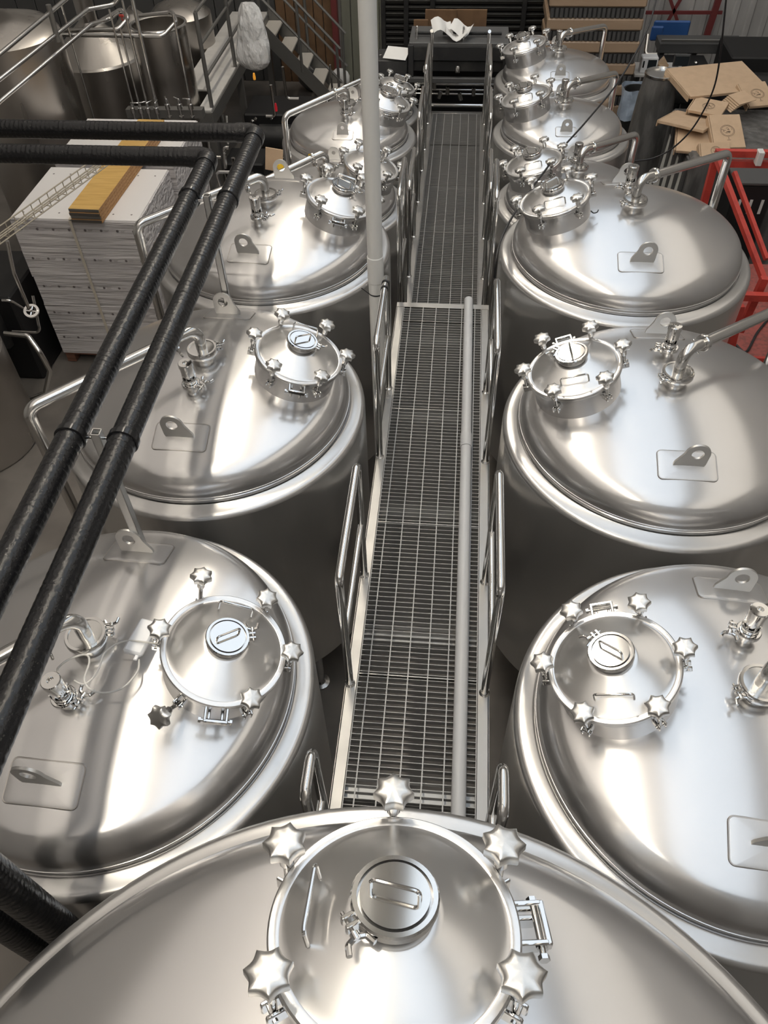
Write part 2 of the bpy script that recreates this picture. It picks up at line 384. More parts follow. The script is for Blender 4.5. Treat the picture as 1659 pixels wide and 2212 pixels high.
def make_tank(kind, label, x, y, scale, rot, fittings=True, loose=(), lugs=(True, True), group=None, pa=(-35, 125), ls=1.0, drm=0.0):
    R, j, h0, rm, rl, rp, bend = dict(big=(.912, .091, 2.345, .520, .565, .262, (.755, .64, .47)),
                                      small=(.727, .0935, 1.838, .375, .455, .20, (.57, .54, .415)),
                                      front=(1.2588, .091, 3.057, .75, .93, .45, None))[kind]
    root = thing('steel_tank', label, 'tank', TR(x, y, FLOOR) @ RZ(rot) @ Matrix.Scale(scale, 4), group)
    rm += drm
    D = 2*(R-j); prof, hh = head_profile(D)
    def zs(r):
        for (r0, z0), (r1, z1) in zip(prof, prof[1:]):
            if r0 <= r <= r1: return h0+.05+z0+(z1-z0)*(r-r0)/max(r1-r0, 1e-9)
        return h0
    def slope(r): return math.atan2(zs(max(r-.01, 0))-zs(r+.01), (r+.01)-max(r-.01, 0))
    def C(k, fn): return cached((kind, k), fn)
    ri = R-j
    # shell: wall, rounded shoulder, sloping ring
    def f():
        p = [(R-.02, .55), (R, .58), (R, h0-.042)]
        for i in range(1, 9):
            a = PI/2*i/8; p.append((R-.034+.034*math.cos(a), h0-.042+.036*math.sin(a)+.001*(i/8)))
        q = p[3:]; p = p[:4]
        CACHE[(kind, 'ring')] = MB().lathe(q+[(ri+.014, h0+.0045), (ri+.009, h0+.008), (ri+.004, h0+.005), (ri+.002, h0-.005), (ri-.03, h0-.007)], 128).mesh('shoulder_ring', 'ring_steel', 30)
        return MB().lathe(p, 128).mesh('shell', 'wall_steel', 30)
    obj('shell', C('shell', f), root); obj('shoulder_ring', CACHE[(kind, 'ring')], root)
    def f():
        mb = MB(); p = [(.06, .28), (R-.02, .55)]
        return mb.lathe(p, 48).mesh('cone_bottom', 'wall_steel', 30)
    obj('cone_bottom', C('cone', f), root)
    for k in range(4):
        a = PI/4+k*PI/2
        obj('leg', C('leg', lambda: MB().lathe([(0, 0), (.07, 0), (.07, .02), (.04, .03), (.04, .62), (0, .62)], 16).mesh('leg', 'tube_steel')), root, TR((R-.14)*math.cos(a), (R-.14)*math.sin(a), 0))
    # dome with its stepped skirt
    def f():
        p = [(r, h0+.05+z) for r, z in prof]
        p += [(ri+.003, h0+.049), (ri+.004, h0+.045), (ri+.001, h0+.042), (ri-.005, h0+.040), (ri-.006, h0+.030), (ri-.001, h0+.026), (ri-.001, h0-.012)]
        return MB().lathe(p, 128).mesh('dome', 'dome_steel', 40)
    obj('dome', C('dome', f), root)
    # manway, tilted along the dome normal, local -x
    tl = slope(rm); base = Vector((-rm, 0, zs(rm))); nz = Vector((-math.sin(tl), 0, math.cos(tl)))
    MW = M4(base, nz, (math.cos(tl), 0, math.sin(tl))) @ Matrix.Scale(ls, 4)
    def f(): return MB().lathe([(.232, -.17), (.237, -.17), (.237, .108), (.252, .110), (.252, .124), (.225, .126)], 72).mesh('manway_neck', 'dome_steel', 30)
    neck = obj('manway_neck', cached('neck', f), root, MW)
    def f2():
        pr_ = [(.20, .127), (.256, .127), (.259, .131), (.259, .146), (.255, .150), (.240, .151), (.234, .149), (.226, .151), (.214, .157), (.16, .182), (.10, .207), (.086, .213), (.0, .214)]
        return MB().lathe(pr_, 96).mesh('manway_lid', 'lid_steel', 28)
    lid = obj('manway_lid', cached('lid', f2), root, MW)
    def f(): return MB().lathe([(.073, .205), (.073, .236), (.083, .240), (.083, .244), (.0, .245)], 48).mesh('sight_port', 'lid_steel', 30)
    obj('sight_port', cached('port', f), lid)
    def f(): return clamp_ring(.088, TR(0, 0, .243), .012, .012, 48).lathe([(.070, .256), (.0, .2565)], 48).mesh('port_clamp', 'polished_steel', 30)
    obj('port_clamp', cached('pclamp', f), lid)
    def f(): return wing_clamp(.088, TR(0, 0, .243), 1.25).mesh('clamp_wing', 'polished_steel')
    obj('clamp_wing', cached('pwing', f), lid, RZ(math.radians(pa[1])))
    def f(): return MB().tube(fillet([(-.05, 0, .25), (-.05, 0, .285), (.05, 0, .285), (.05, 0, .25)], .012, 5), .0045, 8).mesh('port_handle', 'polished_steel')
    obj('port_handle', cached('phandle', f), lid, RZ(math.radians(pa[0])))
    def f(): return MB().tube(fillet([(-.072, -.165, .175), (-.072, -.172, .225), (.072, -.172, .225), (.072, -.165, .175)], .014, 5), .005, 8).mesh('lid_handle', 'polished_steel')
    obj('lid_handle', cached('lhandle', f), lid)
    # hinge at local +y
    def f():
        mb = MB()
        for e in (-1, 1): mb.box((e*.042, .275, .125), (.012, .075, .030), None, .003)
        mb.box((0, .312, .128), (.096, .014, .022), None, .003)
        mb.tube([(-.062, .300, .112), (.062, .300, .112)], .007, 10)
        for e in (-1, 1): mb.tube([(e*.056, .300, .112), (e*.066, .300, .112)], .012, 6)
        for e in (-1, 1): mb.box((e*.026, .265, .095), (.012, .07, .035), None, .003)
        return mb.mesh('hinge', 'polished_steel')
    obj('hinge', cached('hinge', f), root, MW @ RZ(math.radians(8)))
    # six clamp screws
    def fs(): return MB().lathe([(0, .075), (.0075, .075), (.0075, .150), (.014, .151), (.0165, .156), (.0165, .192), (.0, .194)], 16).tube([(0, 0, 0.075), (0, 0, .15)], .009, 10, radii=None).mesh('clamp_screw', 'polished_steel')
    def fb():
        mb = MB()
        for e in (-1, 1): mb.box((-.005, e*.014, .088), (.052, .009, .034), None, .003)
        mb.tube([(.004, -.022, .085), (.004, .022, .085)], .006, 8)
        return mb.mesh('swing_bracket', 'polished_steel')
    for k in range(6):
        a = math.radians(5+60*k); Mk = MW @ RZ(a) @ TR(.270, 0, 0)
        if k in loose:
            Mk = Mk @ TR(.004, 0, .085) @ Matrix.Rotation(math.radians(58 if loose[k] == 'open' else 12), 4, 'Y') @ TR(0, 0, -.085+(.0 if loose[k] == 'open' else .03))
        sc = obj('clamp_screw', cached('screw', fs), root, Mk)
        obj('star_knob', cached('knob', star_knob), sc, TR(0, 0, .196) @ RZ(k*.6))
        if k not in loose: obj('swing_bracket', cached('bracket', fb), sc)
        else: obj('swing_bracket', cached('bracket', fb), root, MW @ RZ(a) @ TR(.270, 0, 0))
    # lifting lugs front and back
    for e, on in zip((-1, 1), lugs):
        if not on: continue
        t = slope(rl); Ml = M4((0, e*rl, zs(rl)), (0, e*math.sin(t), math.cos(t)), (1, 0, 0)); Mu = M4((0, e*rl, zs(rl)), (0, e*math.sin(t)*.15, 1), (1, 0, 0))
        if kind == 'small': wd, ht, sk, pw, ph = .125, .125, .0, .21, .13
        else: wd, ht, sk, pw, ph = .172, .150, .028, .295, .165
        def f():
            o, i = d_plate(wd, ht, sk, .031 if kind != 'small' else .018)
            up = Matrix.Rotation(PI/2, 4, 'X')
            return MB().ringprism(o, i, -.006, .006, up).mesh('lifting_lug', 'lug_steel', 40)
        lug = obj('lifting_lug', C('lug', f), root, Mu)
        def f():
            rr = rounded_rect(pw, ph, .022); Rc = 1.1*D
            mb = MB(); n = len(rr)
            def zc(a, b): return -(a*a+b*b)/(2*Rc)
            rings = [(1, -.006), (1, .002), (.985, .0045), (.95, .0052), (.75, .0052), (.5, .0052), (.25, .0052)]
            vs = [(a*k, b*k, zc(a*k, b*k)+o) for k, o in rings for a, b in rr]+[(0, 0, .0052)]
            m = len(rings)
            fsx = [(q*n+i, q*n+(i+1) % n, (q+1)*n+(i+1) % n, (q+1)*n+i) for q in range(m-1) for i in range(n)]+[((m-1)*n+i, (m-1)*n+(i+1) % n, m*n) for i in range(n)]
            return mb.add(vs, fsx).mesh('lug_pad', 'pad_steel', 30)
        obj('lug_pad', C('pad', f), lug, Mu.inverted() @ Ml)
        def f():
            rr = rounded_rect(pw, ph, .022); rr = rr+rr[:1]
            return MB().tube([(a, b, -(a*a+b*b)/(2.2*D)+.002) for a, b in rr], .0042, 6, False).mesh('weld_bead', 'weld', 60)
        obj('weld_bead', C('weld', f), lug, Mu.inverted() @ Ml)
    if fittings:
        zt = zs(0)
        def f(): return MB().lathe([(.058, zt-.02), (.058, zt+.03), (.076, zt+.04), (.076, zt+.070), (.03, zt+.074), (.0, zt+.074)], 40).mesh('spray_port', 'tube_steel', 30)
        port = obj('spray_port', C('cip', f), root)
        def f(): return clamp_ring(.085, TR(0, 0, zt+.055), .019, .014, 40).mesh('clamp_ring', 'polished_steel', 30)
        obj('clamp_ring', C('cipc', f), port)
        def f(): return wing_clamp(.086, TR(0, 0, zt+.055) @ RZ(math.radians(200)), 1.3).mesh('clamp_wing', 'polished_steel')
        obj('clamp_wing', C('cipw', f), port)
        B = Vector((bend[0], bend[1], h0+bend[2])); d = Vector((bend[0], bend[1], 0)).normalized()
        k0 = Vector((0, 0, zt+.06)); k1 = Vector((0, 0, zt+.205)); sl = (B-k1).normalized(); k2 = k1+sl*.15
        def f(): return MB().tube(fillet([k0, k1, k2], .10, 10), .031, 18).mesh('elbow', 'tube_steel', 40)
        el = obj('elbow', C('elbow', f), port)
        def f(): return MB().tube(fillet([k2, B, (B.x, B.y, .12)], .07, 8), .031, 18).mesh('return_pipe', 'tube_steel', 40)
        pipe = obj('return_pipe', C('pipe', f), root)
        Mp = M4(k2, sl, (0, 0, 1))
        def f(): return clamp_ring(.047, Mp, .013, .015, 28).mesh('pipe_clamp', 'polished_steel', 30)
        obj('pipe_clamp', C('pclm', f), pipe)
        def f(): return wing_clamp(.047, Mp @ RZ(math.radians(200)), 1.25).mesh('clamp_wing', 'polished_steel')
        obj('clamp_wing', C('pclw', f), pipe)
        # relief valve
        t = slope(rp); Mv = M4((0, rp, zs(rp)), (0, math.sin(t)*.4, math.cos(t)), (1, 0, 0)) @ Matrix.Scale(1.18, 4)
        def f():
            mb = MB().lathe([(.026, -.03), (.026, .028), (.036, .034), (.036, .044), (.028, .048), (.028, .064)], 28, Mv)
            mb.lathe([(.031, .064), (.0325, .07), (.0325, .074), (.030, .078)], 28, Mv)
            for i in range(8):
                a = 2*PI*i/8; mb.box((.0285*math.cos(a), .0285*math.sin(a), .087), (.005, .014, .022), Mv @ TR(0, 0, 0))
            mb.lathe([(.030, .096), (.0305, .098), (.0305, .140), (.033, .142), (.033, .162), (.030, .166), (.012, .167), (.010, .158), (.0, .158)], 28, Mv)
            mb.lathe([(.024, .06), (.024, .10)], 20, Mv)
            return mb.mesh('relief_valve', 'polished_steel', 32)
        rv = obj('relief_valve', C('prv', f), root)
        def f(): return clamp_ring(.042, Mv @ TR(0, 0, .039), .010, .010, 28).mesh('clamp_ring', 'polished_steel', 30)
        obj('clamp_ring', C('prvc', f), rv)
        def f(): return wing_clamp(.042, Mv @ TR(0, 0, .039) @ RZ(math.radians(165)), 1.25).mesh('clamp_wing', 'polished_steel')
        obj('clamp_wing', C('prvw', f), rv)
    return root
ROWS = 'steel tanks along the walkway'
make_tank('front', 'huge steel tank in the foreground with its round lid at the end of the walkway',   .020, -.358, 1.0, -PI/2, False, group=ROWS, pa=(80, 305), ls=1.065)
make_tank('big', 'large steel tank with white box and cord on top, nearest in left row', -1.352, 1.605, .992, PI-.027, True, {1: 'open', 5: 'up'}, group=ROWS, pa=(40, 200), ls=.985, drm=.024)
make_tank('big', 'large steel tank under the black pipes, second in left row', -1.332, 3.504, .999, PI-.012, group=ROWS, pa=(40, 165), ls=.97)
make_tank('big', 'large steel tank beside the grey downpipe, third in left row', -1.328, 5.389, .991, PI-.054, group=ROWS, pa=(-15, 150))
make_tank('big', 'large steel tank at the right picture edge, nearest in right row', 1.336, 1.594, .990, -.068, group=ROWS)
make_tank('big', 'large steel tank beside the red lift floor, second in right row', 1.315, 3.48, .994, -.005, group=ROWS, pa=(95, 140))
make_tank('big', 'large steel tank crossed by the black cable at its rim, third in right row', 1.316, 5.39, 1.0, 0, group=ROWS, pa=(30, 110), ls=.97)
make_tank('small', 'smaller steel tank half hidden by the grey downpipe, fourth in left row', -1.147, 7.02, 1.0, PI, group=ROWS)
make_tank('small', 'smaller steel tank below the stairs, fifth in left row', -1.134, 8.507, 1.0, PI, group=ROWS)
make_tank('small', 'lowest and smallest steel tank, last in left row', -1.06, 9.95, .83, PI, group=ROWS)
make_tank('small', 'smaller steel tank with black cable over its lid, fourth in right row', 1.154, 7.148, 1.0, 0, group=ROWS)
make_tank('small', 'smaller steel tank with black cable across its dome, fifth in right row', 1.128, 8.673, 1.0, 0, group=ROWS)
make_tank('small', 'smaller steel tank before the tan layered pallet, last in right row', 1.158, 10.176, 1.0, 0, group=ROWS)

# ------------------------------------------------------------------ walkway
ZF = -.545
def catwalk(label, y0, y1, z, bars_single):
    root = thing('catwalk', label, 'walkway', TR(0, y0, z))
    Ln = y1-y0; GX = .2935
    for e in (-1, 1):
        mb = MB().box((e*.325, Ln/2, -.004), (.056, Ln, .008), None, .002).box((e*.350, Ln/2, -.05), (.007, Ln, .10)).box((e*.325, Ln/2, -.097), (.05, Ln, .006))
        part('side_channel', mb, 'channel_steel', root)
    pitch = .0305; n = int(Ln/pitch)
    bm = MB().box((0, 0, -.014), (2*GX, .003, .030)).mesh('bearing_bar', 'grate_steel', 0)
    if bars_single:
        for i in range(n): obj('bearing_bar', bm, root, TR(0, .02+i*pitch, 0))
    else:
        mb = MB()
        for i in range(n): mb.box((0, .02+i*pitch, -.014), (2*GX, .003, .030))
        o = part('bearing_bar', mb, 'grate_steel', root, 0); o['kind'] = 'stuff'
    rm = MB().box((0, Ln/2, -.001), (.006, Ln, .006)).mesh('cross_rod', 'grate_steel', 0)
    for i in range(6): obj('cross_rod', rm, root, TR(-.245+i*.0985, 0, 0))
    em = MB().box((0, Ln/2, -.013), (.004, Ln, .030)).mesh('edge_bar', 'grate_steel', 0)
    for e in (-1, 1): obj('edge_bar', em, root, TR(e*GX, 0, 0))
    # banding bars where one grating panel meets the next
    k = Ln
    bb = MB().box((0, 0, -.013), (2*GX, .005, .032)).mesh('panel_band', 'channel_steel', 0)
    yy = .98
    while yy < Ln-.1:
        obj('panel_band', bb, root, TR(0, yy, .001)); yy += 1.0
    cb = MB().box((0, 0, -.085), (.68, .075, .06), None, .004).mesh('cross_beam', 'beam_steel', 0)
    yy = .40
    while yy < Ln-.1:
        obj('cross_beam', cb, root, TR(0, yy, 0)); yy += .83
    part('end_plate', MB().box((0, Ln-.03, -.002), (.706, .06, .010), None, .002).box((0, Ln-.004, -.06), (.706, .008, .11)), 'channel_steel', root)
    return root
def handrail(root, z0, x, ya, yb, zt, zb=0.0):
    o = part('handrail', MB().tube(fillet([(x, ya, zb), (x, ya, zt), (x, yb, zt), (x, yb, zb)], .045, 7), .019, 14)
             .lathe([(.019, .012), (.026, .004), (.026, 0)], 14, TR(x, ya, zb)).lathe([(.019, .012), (.026, .004), (.026, 0)], 14, TR(x, yb, zb)), 'rail_steel', root)
    obj('mid_rail', MB().tube([(x, ya, zb+(zt-zb)*.5), (x, yb, zb+(zt-zb)*.5)], .016, 12).mesh('mid_rail', 'rail_steel'), o)
NY0 = .95
near = catwalk('near grating walkway section between the large tanks', NY0, 5.17, 0, True)
for e in (-1, 1):
    for ya, yb in ((.02, 1.13-NY0), (1.87-NY0, 2.54-NY0), (3.47-NY0, 4.14-NY0)):
        handrail(near, 0, e*.330, ya, yb, .872)
far = catwalk('far grating walkway section, a step lower, between the smaller tanks', 5.25, 10.18, ZF, False)
for e in (-1, 1):
    handrail(far, 0, e*.345, 5.33-5.25, 5.90-5.25, 1.34)
    for ya in (6.42, 7.85, 9.10): handrail(far, 0, e*.345, ya-5.25+.0, ya-5.25+.72, .875)
    part('end_post', MB().tube(fillet([(e*.33, 4.87, 0), (e*.33, 4.87, .90), (e*.33, 4.80, .93)], .03, 5), .019, 12), 'rail_steel', far)
part('gate_bar', MB().tube([(-.33, 4.87, .10), (.33, 4.87, .10)], .014, 10), 'rail_steel', far)

# loose pipe on the grating
lp = MB().tube([(.218, 1.16, .034), (.206, 3.7, .034)], .033, 24).lathe([(.026, 0), (.0375, 0), (.0375, .12), (.026, .12)], 24, M4((.207, 3.55, .034), (-.004, 1, 0)))
lp.tube([(.206, 3.66, .034), (.195, 5.18, .034)], .033, 24).add([], [])
single('plastic_pipe', lp, 'pvc_grey', 'long pale grey plastic pipe lying on the walkway grating', 'pipe')

# vertical downpipe
dp = thing('downpipe', 'pale grey vertical plastic pipe rising past the left row of tanks', 'pipe', TR(-.405, 4.215, FLOOR))
part('pipe', MB().tube([(0, 0, 0), (0, 0, 8.38)], .046, 28), 'pvc', dp)
part('coupling', MB().lathe([(.046, 2.78), (.050, 2.785), (.050, 2.95), (.046, 2.955)], 28), 'pvc', dp)
part('zip_tie', MB().lathe([(.047, 2.70), (.0485, 2.70), (.0485, 2.708), (.047, 2.708)], 28).tube([(-.04, -.02, 2.70), (-.085, -.05, 2.76)], .003, 6).tube([(.046, 0, 2.704), (.075, -.02, 2.72)], .003, 6), 'cable_black', dp, label='black zip tie')
# zip ties on the left handrail next to it
for k, (yy, lab) in enumerate(((4.02, 'black tie wrapped round the chrome handrail nearer the lens'), (4.08, 'black tie wrapped round the chrome handrail by downpipe'))):
    single('rail_tie', MB().lathe([(.0192, -.006), (.0225, -.006), (.0225, .006), (.0192, .006), (.0192, -.006)], 18, M4((-.330, yy-.03+.0, .872), (0, 1, 0))), 'cable_black', lab, 'tie')

# ------------------------------------------------------------------ black insulated pipes
def ribbed(p0, p1, r=.056, pitch=.03):
    p0 = Vector(p0); p1 = Vector(p1); L = (p1-p0).length; n = int(L/pitch); pts = []; rad = []
    for i in range(n):
        for fr, k in ((0, 1.008), (.12, 1.013), (.5, 1.003), (.93, .998)):
            pts.append(p0.lerp(p1, (i+fr)/n)); rad.append(r*k*(1+random.uniform(-.007, .007)))
    pts.append(p1); rad.append(r)
    return MB().tube(pts, r, 22, True, None, rad)
def insulated(label, path, bands, group):
    root = thing('insulated_pipe', label, 'pipe', TR(*path[0]), group)
    o = Vector(path[0]); q = [Vector(p)-o for p in path]
    for a, b in zip(q, q[1:]):
        d = (b-a).normalized(); part('pipe_run', ribbed(a+d*.03, b-d*.03), 'black_tape', root, 60)
    for a, b, c in zip(q, q[1:], q[2:]):
        u = (a-b).normalized()*.13; v = (c-b).normalized()*.13
        part('elbow', MB().tube(fillet([b+u, b, b+v], .085, 9), .0605, 22), 'black_tape', root, 50)
    for t in bands:
        p = Vector(t[0])-o; part('clamp_band', MB().lathe([(.057, -.016), (.0635, -.014), (.0635, .014), (.057, .016)], 26, M4(p, t[1])), 'black_rubber', root, label='glossy black rubber clamp band')
GP = 'black insulated pipes above the left tanks'
insulated('left of two black wrapped pipes running above the left tanks', [(-6.5, 4.655, 1.325), (-1.455, 4.655, 1.325), (-1.400, .60, 1.325), (-1.400, .60, -1.2)],
          [((-1.449, 4.15, 1.325), (-.012, 1, 0)), ((-1.421, 2.16, 1.325), (-.012, 1, 0))], GP)
insulated('right of two black wrapped pipes running above the left tanks', [(-6.5, 5.03, 1.318), (-1.238, 5.03, 1.318), (-1.190, .60, 1.318), (-1.190, .60, -1.2)],
          [((-1.229, 4.15, 1.318), (-.012, 1, 0)), ((-1.207, 2.16, 1.318), (-.012, 1, 0))], GP)
for (bx, by, bz), (tx, ty, tz), lab in (((-1.336, 4.112, .575), (-1.336, 4.112, 1.36), 'square steel post holding black pipes on second left tank'),
                                        ((-1.332, 2.195, .57), (-1.318, 2.175, 1.345), 'square steel post holding black pipes on nearest left tank')):
    r = thing('support_post', lab, 'post', TR(bx, by, bz))
    B = Vector((0, 0, 0)); T = Vector((tx-bx, ty-by, tz-bz)); d = (T-B).normalized()
    s = .017
    mb = MB()
    for e in (-1, 1):
        mb.box((e*s, 0, T.length/2), (.003, 2*s+.003, T.length), M4(B, d, (1, 0, 0))); mb.box((0, e*s, T.length/2), (2*s+.003, .003, T.length), M4(B, d, (1, 0, 0)))
    part('tube', mb, 'lug_steel', r, 0)
    part('crossbar', MB().tube([T-d*.035+Vector((-.075, 0, 0)), T-d*.035+Vector((.075, 0, 0))], .007, 8), 'polished_steel', r)
    part('foot_bolt', MB().tube([(-.018, -.024, .02), (.018, -.024, .02)], .006, 6), 'ply_edge', r, label='rusty foot bolt')

# ------------------------------------------------------------------ small things on the tanks
c = at(305, 1377, z=.735); bdir = at(322, 1340, z=.735)-at(285, 1412, z=.735)
wb = thing('power_bank', 'white plastic box with a cord lying on the nearest left tank', 'box', M4(c, (.13, .05, 1), bdir))
part('case', MB().box((0, 0, 0), (.170, .082, .030), None, .009), 'white_plastic', wb)
part('plug', MB().box((-.093, -.022, 0), (.028, .016, .010), None, .003), 'white_plastic', wb)
cz = .722
cp = [at(300, 1425, z=cz), at(297, 1450, z=cz), at(270, 1482, z=cz), at(235, 1496, z=cz-.01), at(200, 1492, z=cz-.01), at(182, 1470, z=cz), at(193, 1430, z=cz+.01), at(184, 1414, z=cz+.01), at(150, 1424, z=cz+.02), at(126, 1442, z=cz+.04), at(126, 1455, z=cz+.09)]
def smooth_path(p, n=6):
    out = []
    for i in range(len(p)-1):
        a = p[max(i-1, 0)]; b = p[i]; c2 = p[i+1]; d = p[min(i+2, len(p)-1)]
        for k in range(n):
            t = k/n; out.append(.5*((2*b)+(c2-a)*t+(2*a-5*b+4*c2-d)*t*t+(3*b-a-3*c2+d)*t**3))
    return out+[p[-1]]
single('charging_cord', MB().tube(smooth_path(cp), .0042, 8), 'cable_white', 'thin white cord looping from white box to the relief valve', 'cord')
cp = [at(345, 1392, z=0.777), at(320, 1388, z=0.762), at(280, 1384, z=0.754), at(250, 1392, z=0.737), at(225, 1412, z=0.727), at(215, 1440, z=0.722), at(200, 1465, z=0.720), at(180, 1478, z=0.720), at(160, 1470, z=0.727)]
single('charging_cord', MB().tube(smooth_path(cp), .0038, 8), 'cable_white', 'second white cord curling from lid clamp towards the relief valve', 'cord')
hk = [Vector((1.00, 5.255, .735)), Vector((1.02, 5.25, .722)), Vector((1.045, 5.262, .722)), Vector((1.055, 5.28, .73))]
single('hook', MB().tube(smooth_path(hk), .004, 8), 'cable_black', 'tiny black hook lying on the third right tank dome', 'hook')
# hanging black cables on the right
cb = [at(1425, -40, y=9.6), at(1400, 60, y=9.2), at(1340, 170, y=8.6), at(1270, 258, y=8.0), at(1210, 325, y=7.3), at(1175, 372, y=6.75), at(1135, 425, y=6.35), at(1100, 480, y=6.0), at(1080, 525, y=5.75), at(1072, 560, y=5.6), at(1068, 600, y=5.55)]
single('hanging_cable', MB().tube(smooth_path(cb), .009, 8), 'cable_black', 'black cable hanging diagonally across the right row of tanks', 'cable')
cb = [at(1572, -40, y=8.4), at(1558, 100, y=8.6), at(1545, 180, y=8.8), at(1522, 235, y=8.9), at(1490, 285, y=8.95), at(1450, 322, y=9.0), at(1410, 342, y=9.0), at(1370, 348, y=9.0)]
single('hanging_cable', MB().tube(smooth_path(cb), .009, 8), 'cable_black', 'black cable drooping in front of the cardboard boxes', 'cable')

# ------------------------------------------------------------------ wrapped pallets on the left
def wrapped_pallet(label, x0, x1, y0, y1, ztop, layers, marks):
    cx, cy = (x0+x1)/2, (y0+y1)/2
    root = thing('wrapped_pallet', label, 'pallet', TR(cx, cy, FLOOR), 'film wrapped pallets of white cartons')
    wx, wy = x1-x0, y1-y0; hb = .14; Ht = ztop-FLOOR-hb; lh = Ht/layers
    for i in range(layers):
        part('carton_layer', MB().box((random.uniform(-.006, .006), random.uniform(-.006, .006), hb+lh*(i+.5)), (wx, wy, lh-.001), None, .005), 'carton', root, 30)
    part('top_sheet', MB().box((0, 0, hb+Ht+.004), (wx*.985, wy*.985, .012), None, .004), 'carton_top', root, 30)
    for k in range(3): part('pallet_block', MB().box(((k-1)*(wx/2-.06), 0, .06), (.1, wy-.04, .10)), 'pallet_wood', root, 0)
    for k in range(6): part('pallet_slat', MB().box((0, -wy/2+.06+k*(wy-.12)/5, .125), (wx-.02, .09, .022)), 'pallet_wood', root, 0)
    if marks:
        dots = MB(); txt = MB()
        for i in range(layers):
            z = hb+lh*(i+1)-lh*.30
            n = 8
            for k in range(n):
                xx = -wx/2+.09+k*(wx-.16)/(n-1)
                dots.lathe([(0, .0015), (.013, .0015), (.013, 0)], 10, M4((xx, -wy/2-.007, z), (0, -1, 0)))
                txt.box((xx+.055, -wy/2-.007, z+.006), (.045, .003, .004)).box((xx+.05, -wy/2-.007, z-.005), (.035, .003, .004))
        n = 7
        for k in range(n):
            xx = -wx/2+.1+k*(wx-.2)/(n-1)
            dots.lathe([(0, .0015), (.010, .0015), (.010, 0)], 10, TR(xx, wy/2-.16, hb+Ht+.0095)).lathe([(0, .0015), (.010, .0015), (.010, 0)], 10, TR(xx, -wy/2+.12, hb+Ht+.0095))
        part('printed_marks', dots, 'carton_print', root, 0)['kind'] = 'stuff'; part('printed_lines', txt, 'carton_text', root, 0)['kind'] = 'stuff'
    return root, hb, Ht
pz = -.265
wp, hb, Ht = wrapped_pallet('front white film-wrapped pallet with yellow boards on top', -4.26, -2.97, 6.76, 7.85, pz, 5, True)
wy2 = 1.09/2
part('strap', MB().box((-.03, -wy2-.010, hb+Ht/2), (.028, .004, Ht), None).box((-.03, -wy2+.10, hb+Ht+.012), (.028, .22, .004)), 'strap', wp, 0, label='cream vertical strap')
wrapped_pallet('rear white film-wrapped pallet partly behind the black pipes', -4.30, -2.98, 8.02, 9.1, -.27, 5, False)
px0 = -3.42
for i in range(4):
    yy0, yy1 = 6.70+.012*(i % 2), 8.75
    r = thing('plywood_board', ('lowest', 'third from top', 'second from top', 'topmost')[i]+' yellow laminated board in the stack on front pallet', 'board', TR(px0, (yy0+yy1)/2, pz+.012+.034*i), 'yellow boards on the pallet')
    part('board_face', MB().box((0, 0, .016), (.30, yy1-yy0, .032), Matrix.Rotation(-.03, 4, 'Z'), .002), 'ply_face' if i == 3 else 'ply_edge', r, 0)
    part('end_cap', MB().box((0, -(yy1-yy0)/2-.002, .016), (.298, .006, .026), Matrix.Rotation(-.03, 4, 'Z')), 'ply_end' if i % 2 == 0 else 'channel_steel', r, 0)
    part('edge_band', MB().box((.151, 0, .016), (.003, yy1-yy0-.01, .030), Matrix.Rotation(-.03, 4, 'Z')), 'ply_edge', r, 0)
# wire cable tray
a = at(-40, 545, z=.35); b = at(235, 345, z=.35); d = (b-a); Lt = d.length; d.normalize(); sd = Vector((-d.y, d.x, 0))
ct = thing('cable_tray', 'beige wire mesh cable tray hanging over the wrapped pallet', 'cable tray', TR(*a))
for k, (o, z) in enumerate(((-.055, .05), (-.055, 0), (0, 0), (.055, 0), (.055, .05))):
    part('long_wire', MB().tube([sd*o+Vector((0, 0, z)), sd*o+d*Lt+Vector((0, 0, z))], .0055, 6), 'wire_beige', ct)
wm = MB().tube([sd*-.055+Vector((0, 0, .055)), sd*-.055, sd*.055, sd*.055+Vector((0, 0, .055))], .0045, 6).mesh('cross_wire', 'wire_beige')
n = int(Lt/.10)
for k in range(n): obj('cross_wire', wm, ct, TR(*(d*(k+.5)*Lt/n)))

# ------------------------------------------------------------------ brewhouse at the back left
def vessel(label, u, v, y, r, ztop, top, group='brewhouse vessels'):
    p = at(u, v, y=y); root = thing('brew_vessel', label, 'vessel', TR(p.x, y, FLOOR), group); h = ztop-FLOOR
    if top == 'cone':
        part('shell', MB().lathe([(r-.02, .3), (r, .32), (r, h-.03), (r-.02, h)], 56), 'vessel_steel', root, 30)
        part('cone_top', MB().lathe([(r-.02, h), (r*.35, h+.32), (.12, h+.40), (.12, h+.9), (0, h+.9)], 48), 'vessel_steel', root, 30)
    elif top == 'open':
        part('shell', MB().lathe([(r-.02, .3), (r, .32), (r, h), (r-.012, h), (r-.012, h-.25), (0, h-.27)], 56), 'vessel_steel', root, 30)
        part('rim_tube', MB().lathe([(r+.018*math.cos(t*PI/4), h+.018*math.sin(t*PI/4)) for t in range(9)], 48), 'tube_steel', root)
    else:
        part('shell', MB().lathe([(r-.02, .3), (r, .32), (r, h), (r-.1, h+.1), (0, h+.25)], 56), 'vessel_steel', root, 30)
    for k in range(3):
        a = k*2*PI/3+.4; part('leg', MB().tube([((r-.1)*math.cos(a), (r-.1)*math.sin(a), 0), ((r-.1)*math.cos(a), (r-.1)*math.sin(a), .34)], .04, 10), 'tube_steel', root)
    return root
vessel('far left brew vessel with swirled brushed steel at picture corner', 25, 130, 9.3, .62, .55, 'dome')
